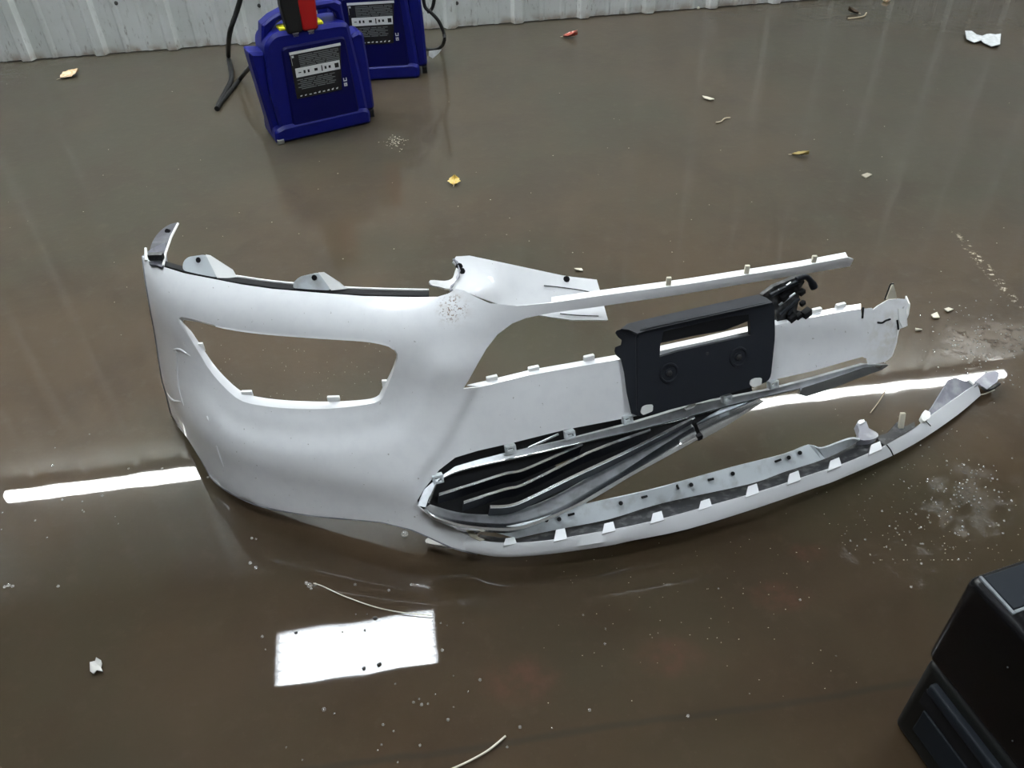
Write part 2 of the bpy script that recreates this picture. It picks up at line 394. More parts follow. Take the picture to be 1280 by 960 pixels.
for nm, c, s in (('wall_left', (-6.1, .5, 2.3), (.2, 11.4, 4.8)), ('wall_right', (6.1, .5, 2.3), (.2, 11.4, 4.8)), ('wall_front', (0, -5.1, 2.3), (12, .2, 4.8))):
    o = box(nm, c, s, M['room']); tag(o, {'wall_left': 'plain grey shop wall on the left side, outside the frame', 'wall_right': 'plain grey shop wall on the right side, outside the frame', 'wall_front': 'plain grey shop wall behind the camera'}[nm], 'wall', kind='structure')
o = box('ceiling', (0, .5, 4.65), (12.4, 11.4, .1), M['ceil']); tag(o, 'pale shop ceiling above the lamps, seen only as a reflection', 'ceiling', kind='structure')

# ------------------------------------------------------------------ lamps
def mirror_to(px, z):
    q = at_z([px], 0)[0]; d = rays([px])[0] * np.array([1, 1, -1]); return q + d * (z / d[2])
HB = 4.0
def high_bay(c, yaw, L, Wd, label, group=None, n=6):
    t = empty('ceiling_light', (c[0], c[1], HB), label, 'lamp', group, yaw)
    V, Fc = join([box_mesh((0, 0, .06), (L, Wd, .03)), box_mesh((0, Wd / 2 + .005, .03), (L, .01, .09)), box_mesh((0, -Wd / 2 - .005, .03), (L, .01, .09)),
                  box_mesh((L / 2 + .005, 0, .03), (.01, Wd + .02, .09)), box_mesh((-L / 2 - .005, 0, .03), (.01, Wd + .02, .09))])
    link_mesh('housing', V, Fc, M['housing'], t, smooth=0)
    tb = None
    for k in range(n):
        y = (k - (n - 1) / 2) * Wd / n
        if tb is None: V, Fc = tube_mesh([(-L / 2 + .02, 0, 0), (0, 0, 0), (L / 2 - .02, 0, 0)], .021, 10); tb = o = link_mesh('tube', V, Fc, M['tube'], t)
        else: o = tb.copy(); COL.objects.link(o); o.parent = t
        o.location = (0, y, .012)
    for sx in (-1, 1): tube('suspension_wire', [(sx * L * .4, 0, .07), (sx * L * .4, 0, .61)], .003, M['screw'], t, seg=6)
    return t
q = [mirror_to(p, HB) for p in ((345, 793), (543, 766), (546, 828), (345, 862))]
ctr = sum(q) / 4; lx = ((q[1] + q[2]) - (q[0] + q[3])) / 2
LL, LW = np.linalg.norm(lx), np.linalg.norm((q[0] + q[1] - q[2] - q[3]) / 2)
YAW = math.atan2(lx[1], lx[0])
high_bay(ctr, YAW, LL, LW, 'lit six-tube ceiling light mirrored as a white block in the puddle')
for x, y in ((4.3, 2.9), (-4.5, 2.9), (-.9, .5), (1.9, -.9)):  # made-up fill lamps, placed unseen to light the bumper and floor
    high_bay((x, y), YAW, LL, LW, 'added six-tube fill light outside the picture', 'added fill lights outside the picture')
SZ = 2.86
sl = on_plane(wall_pt(0, .14, 0), WN)
def wall_mirror(px):
    q = at_z([px], 0)[0]; d = rays([px])[0] * np.array([1, 1, -1]); t = ((wall_pt(0, .14, 0) - q) @ WN) / (d @ WN); return q + d * t
sa, sb = wall_mirror((4, 628)), wall_mirror((1262, 465)); zz = (wall_mirror((100, 603))[2] + wall_mirror((100, 623))[2]) / 2
SH = .62 * abs(wall_mirror((100, 603))[2] - wall_mirror((100, 623))[2])
s0, s1 = (sa - W0) @ WD, (sb - W0) @ WD
cuts = [s0, s0 + (s1 - s0) * .34, s0 + (s1 - s0) * .66, s1]
for k, lb in enumerate(('lit wall strip light mirrored on the wet floor left of the bumper', 'lit wall strip light between the other two, its reflection hidden by the bumper', 'lit wall strip light mirrored on the wet floor right of the plate bracket')):
    sh = SH * (.8, .7, .46)[k]
    a, b = cuts[k] + .01, cuts[k + 1] - .01; p = wall_pt((a + b) / 2, .115, zz)
    t = empty('strip_light', tuple(p), lb, 'lamp', 'strip lights on the back wall', math.atan2(WD[1], WD[0]))
    box('housing', (0, .045, 0), (b - a, .05, sh * 1.05), M['housing'], t); box('diffuser', (0, -.003, 0), (b - a - .01, .05, sh), M['strip'], t, bev=.012)
    for sx in (-1, 1): box('mounting_bracket', (sx * (b - a) * .4, .085, 0), (.06, .06, .1), M['trim'], t)

# ------------------------------------------------------------------ crashed bumper: master surface y = g(x, z)
GX = np.array([-.92, -.80, -.72, -.66, -.60, -.50, -.42, -.30, -.20, -.10, 0.0, .10, .30, .55, .75, 1.0, 1.2])
GZ = np.array([-.03, 0, .03, .08, .12, .17, .21, .27, .32, .37, .41, .44, .47, .50, .56])
yb = np.interp(GX, [-.92, -.80, -.72, -.66, -.60, -.50, -.42, -.30, -.20, -.10], [1.62, 1.46, 1.335, 1.255, 1.205, 1.155, 1.125, 1.085, 1.055, 1.035])
yt = np.interp(GX, [-.92, -.80, -.72, -.66, -.60, -.50, -.35, -.15, 0], [1.74, 1.56, 1.42, 1.375, 1.345, 1.318, 1.285, 1.257, 1.245])
LP = np.interp(GZ, [-.03, 0, .03, .08, .12, .17, .19, .22, .27, .32, .40, .43, .45, .47, .50, .56], [.12, .05, 0, .06, .11, .16, .19, .33, .50, .60, .68, .76, .86, 1.02, 1.35, 1.9])
left = yb[:, None] + (yt - yb)[:, None] * LP[None, :]
y20 = 1.118 + .30 * np.maximum(GX + .08, 0) + .01 * np.maximum(GX - .5, 0)
y32 = y20 + .062; y47 = np.interp(GX, [-.1, 0, .167, .397, .664, 1.2], [1.245, 1.237, 1.232, 1.277, 1.338, 1.45])
right = np.zeros_like(left)
for i in range(len(GX)):
    right[i] = np.interp(GZ, [-.03, .03, .12, .20, .27, .32, .42, .47, .56], [y20[i] - .09, y20[i] - .085, y20[i] - .04, y20[i], y20[i] + .035, y32[i], (y32[i] + y47[i]) / 2 - .005, y47[i], y47[i] + .06])
bl = np.clip((GX + .26) / .26, 0, 1); bl = bl * bl * (3 - 2 * bl)
GY = left * (1 - bl)[:, None] + right * bl[:, None]
def _cub(p0, p1, p2, p3, t): return p1 + .5 * t * (p2 - p0 + t * (2 * p0 - 5 * p1 + 4 * p2 - p3 + t * (3 * (p1 - p2) + p3 - p0)))
gx = np.arange(-.92, 1.201, .01); gz = np.arange(-.03, .561, .01)
def _res(Y, X, x):   # monotone-ish cubic Hermite along axis 0 on an uneven grid
    m = np.gradient(Y, X, axis=0); i = np.clip(np.searchsorted(X, x, side='right') - 1, 0, len(X) - 2); h = (X[i + 1] - X[i]); t = (x - X[i]) / h
    sh = (-1,) + (1,) * (Y.ndim - 1); h, t = h.reshape(sh), t.reshape(sh)
    return (2 * t ** 3 - 3 * t ** 2 + 1) * Y[i] + (t ** 3 - 2 * t ** 2 + t) * h * m[i] + (-2 * t ** 3 + 3 * t ** 2) * Y[i + 1] + (t ** 3 - t ** 2) * h * m[i + 1]
GG = _res(_res(GY, GX, gx).T, GZ, gz).T
def _blur(a, n):
    for _ in range(n):
        p = np.pad(a, 1, mode='edge'); a = (p[1:-1, 1:-1] * 4 + 2 * (p[:-2, 1:-1] + p[2:, 1:-1] + p[1:-1, :-2] + p[1:-1, 2:]) + p[:-2, :-2] + p[:-2, 2:] + p[2:, :-2] + p[2:, 2:]) / 16
    return a
GG = _blur(GG, 4)
def g_of(x, z):
    fx = np.clip((x + .92) / .01, 0, len(gx) - 1.001); fz = np.clip((z + .03) / .01, 0, len(gz) - 1.001); i, j = fx.astype(int), fz.astype(int); a, b = fx - i, fz - j
    return (GG[i, j] * (1 - a) + GG[i + 1, j] * a) * (1 - b) + (GG[i, j + 1] * (1 - a) + GG[i + 1, j + 1] * a) * b
def skin(off=0.0):
    def f(px):
        d = rays(px); t = np.full(len(d), np.nan); lo = np.full(len(d), .8); done = np.zeros(len(d), bool)
        def FF(tt): p = EYE + d * tt[:, None]; return p[:, 1] - g_of(p[:, 0], p[:, 2]) - off
        hi = np.full(len(d), 2.4)
        for s in np.arange(.85, 2.4, .025):
            k = ~done & (FF(np.full(len(d), s)) > 0); hi[k] = s; lo[k] = s - .025; done |= k
        for _ in range(26):
            mid = (lo + hi) / 2; k = FF(mid) > 0; hi = np.where(k, mid, hi); lo = np.where(k, lo, mid)
        return EYE + d * hi[:, None]
    return f
BO = np.array([0.05, 1.2, 0.0])
# recess round the fog-light opening with a crest below it; the centre panel set back from the pillar
FOG = [(226, 396), (280, 409), (329, 416), (400, 421.5), (454, 425), (478, 429), (490, 433.5), (497, 443), (496, 452), (491, 467), (481, 490), (476, 500), (457, 506), (408, 511), (361.5, 510.5), (320, 506), (295, 497), (266, 468), (247, 438), (232, 412)]
fg3 = skin()(densify(FOG, 8)); crease = skin()(smooth_line([(640, 402), (619, 425), (600, 458), (584, 490), (566, 525), (545, 560), (520, 590)], 6))
XX, ZZ = np.meshgrid(gx, gz, indexing='ij'); dF = np.full(XX.shape, 9.0)
for p in fg3: dF = np.minimum(dF, np.hypot(XX - p[0], (ZZ - p[2]) * 1.1))
inn = inside(np.stack([XX.ravel(), ZZ.ravel()], 1), fg3[:, [0, 2]]).reshape(XX.shape); dF[inn] = 0
sst = lambda x, a, b: (lambda t: t * t * (3 - 2 * t))(np.clip((x - a) / (b - a), 0, 1))
low = 1 - sst(ZZ, .36, .42)
cx_ = np.interp(ZZ, crease[::-1, 2], crease[::-1, 0]) - XX
GG = GG - .012 * sst(XX, -.69, -.52) * sst(dF, .035, .075) * low * (1 - sst(XX, -.10, .02)) - .004 * sst(dF, .0, .03) * low + .010 * sst(-cx_, -.006, .022) * (1 - sst(ZZ, .40, .43)) * sst(ZZ, .11, .16)
bumper = empty('car_bumper', tuple(BO), 'crashed white car bumper lying broken on the wet floor with its grille hanging', 'bumper')
kw = dict(parent=bumper, org=BO)
g0 = skin()
top_edge = [(178, 320), (181, 323), (190, 328), (203, 333), (230, 341.5), (271, 349.5), (302, 355.6), (340, 361), (400, 366), (454, 370), (520, 371.5), (547, 371), (560, 367), (570, 361), (580, 363), (592, 370), (612, 379), (647, 382.5)]
rail_top = [(690, 378.5), (752, 369.5), (860, 355), (1000, 333), (1060, 321.5), (1067, 324.5), (1062.5, 333)]
rail_bot = [(1015, 341), (959, 350), (849, 368.5), (740, 384.5), (690, 391), (657.5, 397.5), (640, 404.5), (622, 418), (608, 436), (597, 455), (586, 475), (579, 486)]
panel_top = [(600, 484), (662, 469), (730, 457), (771, 450), (800, 444), (880, 427), (971, 406), (1022, 395.5), (1055, 389), (1076, 386), (1078, 398), (1080.5, 386), (1090, 385), (1091.5, 387), (1098, 382), (1110, 375), (1122, 373), (1132.5, 374), (1136, 380), (1133, 388), (1134.5, 407), (1123, 412)]
panel_bot = [(1121, 413), (1119, 430), (1114, 445), (1105, 452.5), (1086, 456), (1084, 448.5), (1078, 446), (1060, 451), (1015, 464), (966, 475), (900, 494), (800, 519), (783, 522.5), (707, 537), (641, 553.5), (597, 563.5), (569, 572), (549, 587.5), (530, 611.5), (521.5, 626), (523, 633), (538, 646.5), (569, 662), (590, 672), (612, 677)]
bottom = [(612, 694), (597, 692.5), (564.7, 684), (535, 670.5), (515, 662), (477, 652.5), (440, 649), (395, 645), (360, 639.5), (325, 632.5), (295, 620), (275, 607.5), (263, 596)]
left_edge = [(254, 579), (235, 549), (216, 523), (208, 492.5), (203, 476), (195, 424.5), (188, 385), (182, 350)]
fascia = np.array(top_edge + rail_top + rail_bot + panel_top + panel_bot + bottom + left_edge, float)
fog_in = smooth_line([(230, 400), (280, 410), (329, 416.6), (400, 422), (454, 425.5), (477, 429.5), (489, 434), (495.5, 443), (493.6, 452), (488, 466), (477, 487), (472, 495), (455, 499.5), (408, 502), (361.5, 500.7), (322, 496), (300, 488), (272.5, 462), (254, 436), (240, 415)], 3, True)
fog_out = smooth_line([(226, 396), (280, 409), (329, 416), (400, 421.5), (454, 425), (478, 429), (490, 433.5), (497, 443), (496, 452), (491, 467), (481, 490), (476, 500), (457, 506), (408, 511), (361.5, 510.5), (320, 506), (295, 497), (266, 468), (247, 438), (232, 412)], 3, True)
# paint: scuffs and grime of their own at the broken nose, grime at the right stump
m, g, pos, n, n2 = scuffed_white(); M['white_scuffed'] = m
nose = g0([(566, 385)])[0]; stump = g0([(1118, 420)])[0]; stone = g0([(290, 560)])[0]
def near(c, r0, r1):
    x = g.n('ShaderNodeVectorMath', operation='DISTANCE'); g.plug(pos, x.inputs[0]); x.inputs[1].default_value = tuple(c); return g.ramp(x.outputs['Value'], r0, r1, 1, 0)
c_ = g.mix(g.ramp(n2, .4, .7), (.83, .835, .845), (.80, .805, .82))
c_ = g.mix(g.math('MULTIPLY', near(nose, .008, .036), g.ramp(n, .56, .60)), c_, (.28, .20, .15))
c_ = g.mix(g.math('MULTIPLY', near(nose, .01, .05), g.ramp(n2, .42, .6, 0, .25)), c_, (.5, .40, .30))
c_ = g.mix(g.math('MULTIPLY', near(stump, .02, .10), g.ramp(n2, .40, .62, 0, .45)), c_, (.50, .47, .36))
c_ = g.mix(g.ramp(g.noise(pos, 130, 2), .735, .76, 0, .7), c_, (.35, .33, .3))
g.plug(c_, g.b.inputs['Base Color'])
fas = slab('fascia', fascia, g0, M['white_scuffed'], holes=[fog_out], thick=.0035, step=5, smooth=45, **kw)
gk = skin(.016)
fo, fi = g0(np.vstack([fog_out, fog_out[:1]])), gk(np.vstack([fog_in, fog_in[:1]]))
loft('fog_light_flange', [fo, (fo + fi) / 2 + np.array([0, 0, .0015]), fi], M['white'], fas, BO, thick=.003, n=140)
for px, w_, h_ in (((309, 492), 15, 9), ((417, 498), 17, 7), ((252, 434), 7, 13), ((481, 480), 7, 12)):
    p = gk([px])[0]; box('clip', p, (w_ * .0014, .006, h_ * .0016), M['white_raw'], fas, BO, bev=.0015)
# top flange of the centre panel, with clips standing on it
pt = densify(panel_top[:10], 6, False); up = pt + np.array([0, -6.5]); up[0] = (584, 481)
loft('panel_flange', [g0(pt), gk(up)], M['white'], fas, BO, thick=.003, n=90)
for px in ((615, 475), (667, 463), (736, 449), (1020, 390), (1050, 384)):
    p = gk([px])[0]; box('clip', p + np.array([0, 0, .004]), (.022, .008, .011), M['white_raw'], fas, BO, ax=((.96, .28, 0), (-.28, .96, 0), (0, 0, 1)), bev=.002)
# wheel-arch return along the left edge
le = g0(smooth_line([(178, 320), (182, 350), (188, 385), (195, 424.5), (203, 476), (208, 492.5), (216, 523), (235, 549), (254, 579), (263, 596)], 4))
loft('arch_return', [le, le + np.array([.012, .03, 0]), le + np.array([.03, .05, 0])], M['inner_grey'], fas, BO, thick=.003, n=40)
# bottom turn-under
be = g0(smooth_line(bottom[1:][::-1], 3)); loft('bottom_return', [be, be + np.array([0, .02, -.004]), be + np.array([0, .05, -.002])], M['inner_grey'], fas, BO, thick=.003, n=60)

# side wing beyond the corner, its bare inner face showing
tipd = at_y([(222, 278)], 1.62)[0]; wA, wB = g0([(186, 329)])[0], g0([(206, 335)])[0]
wsf, _ = plane3(wA + np.array([0, .02, 0]), wB + np.array([0, .02, 0]), tipd)
wing = slab('side_wing', smooth_line([(186, 328), (189, 306), (198, 291), (210, 281.5), (221, 278), (222.5, 279.5), (214, 296), (207, 316), (204, 333), (195, 331)], 4, True), wsf, M['inner_dark'], thick=.004, step=4, **kw)
tube('rim', wsf([(204, 332), (207, 316), (214, 296), (222.5, 279.5)]), .0025, M['white_raw'], wing, BO, seg=6)
tube('rivet', [wsf([(210.5, 289)])[0] + np.array([0, -.006, .004]), wsf([(210.5, 289)])[0]], [.005, .005], M['black_deep'], wing, BO)
tube('corner_pin', [g0([(183, 326)])[0], at_y([(182, 310)], 1.44)[0]], [.004, .0025], M['white_raw'], seg=6, **kw)
box('torn_rag', g0([(194, 328)])[0] + np.array([0, .012, .006]), (.03, .012, .014), M['black_dusty'], bev=.004, **kw)

# dark rubber seal and pale rail behind the top edge
tl = [(196, 326.5), (230, 336.5), (271, 346), (302, 351), (340, 356.5), (400, 362), (454, 365.5), (536, 367.5)]
s1c, s2c = skin(.008)(smooth_line([(x, y + 2.5) for x, y in tl], 3)), skin(.022)(smooth_line([(x, y - 3.5) for x, y in tl], 3))
loft('rubber_seal', [s1c, s2c], M['black_deep'], thick=.004, n=60, **kw)
tube('backing_rail', skin(.030)(smooth_line([(x, y - 5) for x, y in tl[1:]], 3)), .0021, M['white_raw'], seg=6, **kw)
# two mounting brackets
for pts, fold, hole, lab in (([(228, 338), (229, 327), (235, 321), (257, 318), (271, 347), (250, 343)], [(257, 318), (263, 319), (291, 337), (297, 348), (271, 347)], (248, 325), None),
                  ([(366, 360), (367, 353), (374, 346), (398, 340.5), (414, 363), (390, 362)], [(398, 340.5), (405, 340), (425, 353), (434, 361), (414, 363)], (393, 347), None)):
    b0 = skin(.006)([pts[0]])[0]; b1 = skin(.006)([pts[-2]])[0]; b2 = at_y([pts[3]], skin(.006)([pts[0]])[0][1] + .005)[0]
    sf, nn = plane3(b0, b1, b2 + np.array([0, 0, 0])); sf2, _ = plane3(b1, sf([pts[3]])[0], b1 + np.array([.09, .03, .01]))
    br = slab('mounting_bracket', round_poly(pts, 5), sf, M['dirty_white'], thick=.004, step=5, **kw)
    slab('side_web', fold, sf2, M['white_raw'], br, BO, thick=.004, step=6)
    hp = sf([hole])[0]; tube('bolt_hole', [hp + nn * .001, hp - nn * .006], [.0055, .0055], M['black_deep'], br, BO)

# clips on the thin upper rail
for a, b in (((835, 358), (836.5, 346)), ((932.5, 343.5), (934.5, 331)), ((1017.5, 330), (1017.5, 319))):
    p = skin(.004)([a])[0]; q2 = at_y([b], p[1] + .004)[0]; d = q2 - p; L_ = np.linalg.norm(d)
    box('rail_clip', (p + q2) / 2, (.009, .006, L_), M['chip'], bev=.0015, **kw)
rp = g0(densify(rail_top[:5], 10, False)); loft('rail_return', [rp, rp + np.array([0, .016, .001])], M['white'], thick=.003, n=60, **kw)

# lamp glints in the left flank's dents, built as thin white tubes
for a in ([(217, 437), (221, 440), (222, 462), (224, 485), (230, 507)], [(217, 437), (226, 437), (238, 445)], [(209, 491), (216, 500), (226, 502)], [(259, 520), (261, 526)], [(271, 557), (275, 570), (280, 584)]):
    n_p = len(smooth_line(a, 4)); tube('crease', skin(.0008)(smooth_line(a, 4)), [.0008 + .0022 * math.sin(math.pi * (i + .5) / n_p) for i in range(n_p)], M['white'], fas, BO, seg=6)
# torn flap behind the nose
fa = at_z([(590, 378)], .47)[0] + 0; fa = at_y([(590, 378)], 1.275)[0]; fb = at_y([(575, 322)], 1.345)[0]; fc = at_y([(757, 398)], 1.33)[0]
fsf, fn = plane3(fa, fb, fc)
def flap(px):
    P = fsf(px); u = (np.atleast_2d(px)[:, 0] - 565) / 190; v = (np.atleast_2d(px)[:, 1] - 320) / 75
    P = P + rays(px) * (.018 * np.sin(np.clip(u, 0, 1) * 4.2) * np.clip(v, 0, 1) - .02 * np.exp(-((u - .15) / .14) ** 2) * np.exp(-((v - .62) / .25) ** 2) + .016 * np.clip(.3 - v, 0, 1))[:, None]
    return P
flp = slab('torn_flap', [(566, 327), (570, 320.5), (587, 319.5), (632, 329), (702, 344), (715, 346), (746, 349.5), (751, 367), (760, 400), (715, 400), (680, 395), (640, 386), (600, 372), (575, 362), (562, 363), (569, 352), (573, 342), (571, 332)], flap, M['white_scuffed'], thick=.004, step=5, **kw)
slab('hook', smooth_line([(538, 350), (556, 351), (566, 347), (571, 334), (577, 336), (574, 352), (562, 361), (548, 358), (539, 356)], 3, True), flap, M['white_raw'], flp, BO, thick=.005, step=4)
tube('torn_edge', flap(smooth_line([(566, 324), (571, 328), (574, 338), (571, 350), (563, 361), (569, 365)], 3)) - rays([(570, 340)]) * .004, [(.0012, .0028, .0016, .0034, .001)[i % 5] for i in range(16)], M['inner_grey'], flp, BO, seg=6)
for px in ((708, 349), (574, 333), (577, 339)): tube('bolt_hole', [flap([px])[0] - rays([px])[0] * .004, flap([px])[0]], [.0055, .007], M['black_deep'], flp, BO)
for a in ([(680, 357), (700, 359), (722, 362), (738, 365)], [(610, 378), (622, 382), (646, 383)], [(700, 392), (720, 394), (748, 395)]):
    tube('crack', flap(smooth_line(a, 4)) - rays([a[0]]) * .003, .0011, M['black_dusty'], flp, BO, seg=5)

# spike, cracks and torn lug on the right stump
sp = g0([(1112, 374)])[0]
slab('broken_spike', [(1108, 374), (1112, 362), (1116.5, 354), (1120, 366), (1121, 374)], on_plane(sp + np.array([0, .004, 0]), (0, -1, .2)), M['chip'], thick=.003, step=5, **kw)
tube('wire', [at_y([p], sp[1])[0] for p in ((1106, 374), (1109, 366), (1112, 358), (1113, 355), (1117, 354.5))], .0018, M['rubber'], seg=5, **kw)
slab('torn_lug', [(1123, 386), (1132, 386), (1133, 408), (1128, 410), (1124, 400)], skin(-.002), M['white_raw'], thick=.004, step=5, **kw)
for a in ([(1097, 403), (1103, 403.5), (1107, 401), (1113, 399)], [(1121.5, 400), (1123, 412)], [(1079, 384), (1078, 398)]):
    tube('crack', skin(-.0012)(smooth_line(a, 3)), .0022, M['black_deep'], seg=5, **kw)
# bent-back return of the stump
st = g0([(1136, 380), (1134, 395), (1122, 413), (1119, 430), (1114, 445), (1105, 452.5)]); loft('stump_return', [st, st + np.array([.004, .03, 0])], M['white_raw'], thick=.003, n=20, **kw)

# ------------------------------------------------------------------ licence plate bracket
pl0, pl1 = skin(-.034)([(797, 520), (961, 477)]); bu = (pl1 - pl0) / np.linalg.norm(pl1 - pl0)
bw = np.cross(bu, np.array([0, 0, 1.0])); bwv = np.array([0, 0, 1.0]) * math.cos(.40) - bw * math.sin(.40)      # bracket's own up axis, leaning back
if (pl0 + bwv)[1] < pl0[1]: bwv = np.array([0, 0, 1.0]) * math.cos(.40) + bw * math.sin(.40)
psf, pn = plane3(pl0, pl1, pl0 + bwv)
front = round_poly([(796, 412), (860, 398.5), (905, 388), (968, 375), (970, 405), (964, 475), (880, 501.5), (796, 522.5), (795, 470)], 9, 4)
front = round_poly([(795, 413), (967.5, 375.5), (969, 420), (963, 476.5), (880, 501.5), (796, 522)], 10, 4)
hole = [(825.5, 429), (867, 420), (906, 413), (937.5, 400.5), (938.5, 419), (906, 426.5), (849, 439), (824.5, 446.5)]
pbk = slab('license_plate_bracket', front, psf, M['black'], holes=[hole], back=tuple(-pn * .010), step=8, smooth=30, **kw)
on = psf
off_px = lambda d: on_plane(pl0 - pn * d, pn)
slab('recess_ledge', [(827, 427), (867, 419), (906, 412), (936, 401), (936, 393), (905, 397), (866, 406), (830, 414)], off_px(-.0015), M['black_deep'], pbk, BO, thick=.002, step=8)
bl0 = off_px(.034)([(770, 412)])[0]; swf, _ = plane3(psf([(797, 416)])[0], psf([(797, 518)])[0], bl0)
slab('side_wall', [(797.5, 416), (788, 411.5), (778, 411.5), (771, 413), (769, 416), (772, 421), (777, 425), (776, 431), (769, 434), (768, 439), (770, 444), (776, 449), (780, 466), (783, 490), (789, 517), (797.5, 520)], swf, M['black'], pbk, BO, thick=.004, step=5)
twf, _ = plane3(psf([(799, 413.5)])[0], psf([(960, 377.5)])[0], off_px(.034)([(784, 404)])[0])
slab('top_wall', [(797, 417), (786, 412), (776, 411), (784, 404.5), (800, 400.5), (871, 384.5), (930, 371.5), (948, 368), (958, 372), (966, 378), (893, 394), (806, 413.5)], twf, M['black'], pbk, BO, thick=.004, step=6)
for px in ((836, 466), (923, 446)):
    c = psf([px])[0]; n = 20
    def ring(r, d): return np.array([c + (bu * math.cos(t) + bwv * math.sin(t)) * r + pn * d for t in np.linspace(0, 2 * math.pi, n + 1)[:-1]])
    prof = [(.021, 0), (.020, .003), (.017, .003), (.015, -.002), (.009, -.002), (.008, .001), (.001, .001)]
    V = np.concatenate([ring(r, d + .0006) for r, d in prof]); Fc = [(k * n + j, k * n + (j + 1) % n, (k + 1) * n + (j + 1) % n, (k + 1) * n + j) for k in range(len(prof) - 1) for j in range(n)]
    sb_ = link_mesh('screw_boss', V, Fc, M['black'], pbk, BO, 30)
    tube('screw', [c - pn * .004, c + pn * .004, c + pn * .006], [.006, .006, .003], M['black_dusty'], pbk, BO, 8)
tube('centre_dimple', [psf([(884, 442)])[0] - pn * .002, psf([(884, 442)])[0] + pn * .0015], [.004, .003], M['black_dusty'], pbk, BO)
for pts in ([(801, 516), (803, 509), (808, 506.5), (816.5, 506), (816, 514), (804, 519)], [(937.5, 481), (939, 475.5), (944, 473), (952.5, 472.5), (952, 481), (941, 484)]):
    slab('white_clip', round_poly(pts, 2), off_px(-.003), M['white_raw'], pbk, BO, thick=.006, step=4)
tube('edge_bead', psf(smooth_line([(797, 422), (800, 415), (806, 411.5), (849, 402), (893, 392.5), (948, 381)], 3)) + pn * .0003, .0013, M['case_grey'], pbk, BO, seg=6)

# broken black clutter behind the bracket's top corner
cp = at_z([(965, 385)], .33)[0]; csf, cn = plane3(cp, cp + np.array([.3, .09, 0]), cp + np.array([0, .03, .1]))
cl = slab('broken_radar_mount', [(953, 369), (968, 358), (990, 349), (1000, 344), (1006, 352), (1000, 362), (998, 378), (996, 388), (1010, 392), (1008, 396), (985, 400), (972, 404), (969, 388)], csf, M['black_dusty'], thick=.012, step=6, **kw)
for a, b, r, mm in (((971, 380), (991, 365), .0025, 'chrome_dull'), ((964, 366), (971, 361), .0025, 'chrome_dull'), ((980, 356), (986, 352), .003, 'chrome_dull'), ((983, 392), (990, 378), .003, 'black'), ((972, 392), (996, 372), .004, 'black'), ((960, 368), (996, 350), .005, 'black')):
    tube('strut', [csf([a])[0] + cn * .008, csf([b])[0] + cn * .008], r, M[mm], cl, BO, 6)
tube('hook', csf(smooth_line([(992, 348), (1003, 344), (1010, 350), (1014, 358)], 3)) + cn * .01, [.006] * 7 + [.008] * 3, M['black'], cl, BO, 8)
for px, s in (((1000, 364), .014), ((1001, 378), .012), ((1006, 390), .02), ((988, 396), .018), ((978, 370), .018), ((996, 394), .014)):
    box('fragment', csf([px])[0] + cn * .006, (s, s * .7, s * .8), M['black_deep'], cl, BO, ax=((.8, .5, .3), (-.5, .86, 0), (-.3, -.1, .95)), bev=.002)

# ------------------------------------------------------------------ lower grille, dropped at the front
gA, gB, gC = g0([(545, 600)])[0] + np.array([0, .004, 0]), g0([(800, 525)])[0] + np.array([0, .012, 0]), at_z([(640, 661)], .088)[0]
gsf, gn = plane3(gA, gB, gC)
def gs(d):
    return lambda px: gsf(px) - gn * d
gri = slab('grille', [(521, 630), (528, 606), (545, 582), (569, 562), (628, 543), (707, 527), (790, 512), (871, 492), (950, 478), (955, 499), (905, 530), (871, 550), (790, 594), (729, 629), (685, 649), (641, 661), (600, 660), (560, 650)], gs(.040), M['black_deep'], thick=.004, step=9,
           holes=[[(664, 599), (690, 590), (692, 594), (668, 603)], [(650, 611), (690, 594.5), (694, 598), (655, 614.5)], [(745, 590), (762, 582), (764, 586), (748, 594)], [(700, 580), (722, 571), (724, 574), (703, 583)]], **kw)
gri['label'] = 'black inner grille panel with chrome slats'
upper = [(522, 632), (530, 612), (540.6, 603), (569, 583), (600, 574), (628, 567), (707, 550), (790, 529.5), (871, 505), (959, 488), (1010, 475), (1080, 455.5), (1110, 456), (1102, 462), (1040, 485), (1020, 481.5), (940, 500), (871, 519), (799, 538), (729, 553.5), (663, 569), (619, 578.5), (576, 588.5), (555, 597), (545, 607), (536, 622), (532, 634)]
usf = lambda px: np.where((np.atleast_2d(px)[:, :1] > 800), skin(.006)(px), gs(-.002)(px) * np.clip((800 - np.atleast_2d(px)[:, :1]) / 200, 0, 1) + skin(.006)(px) * (1 - np.clip((800 - np.atleast_2d(px)[:, :1]) / 200, 0, 1)))
us = slab('upper_trim', upper, usf, M['chrome_dull'], gri, BO, thick=.012, step=7, label='dusty chrome upper trim of the grille')
lowu = smooth_line([(536, 629), (545, 606), (555, 597), (576, 588), (619, 578), (663, 568.5), (729, 553), (799, 537), (871, 518), (940, 499.5), (1020, 481)], 3)
tube('bright_edge', usf(lowu) + gn * .001, .0022, M['chrome'], us, BO, seg=6)
slab('chrome_blade', [(999, 493), (1003, 485), (1040, 473), (1080, 459.5), (1111, 456.5), (1102, 462.5), (1070, 474), (1040, 485.5), (1008, 495.5)], skin(-.006), M['chrome'], us, BO, thick=.006, step=6)
lo_in = [(533, 634), (545, 642), (575, 650), (613, 654), (646, 653), (680, 643), (707, 632), (750, 607), (790, 583), (830, 557), (871, 532)]
lo_out = [(530, 636), (543, 647), (575, 658), (613, 663), (645, 662.5), (685, 649.5), (729, 629.5), (760, 612), (790, 594), (835, 569.5), (870, 550)]
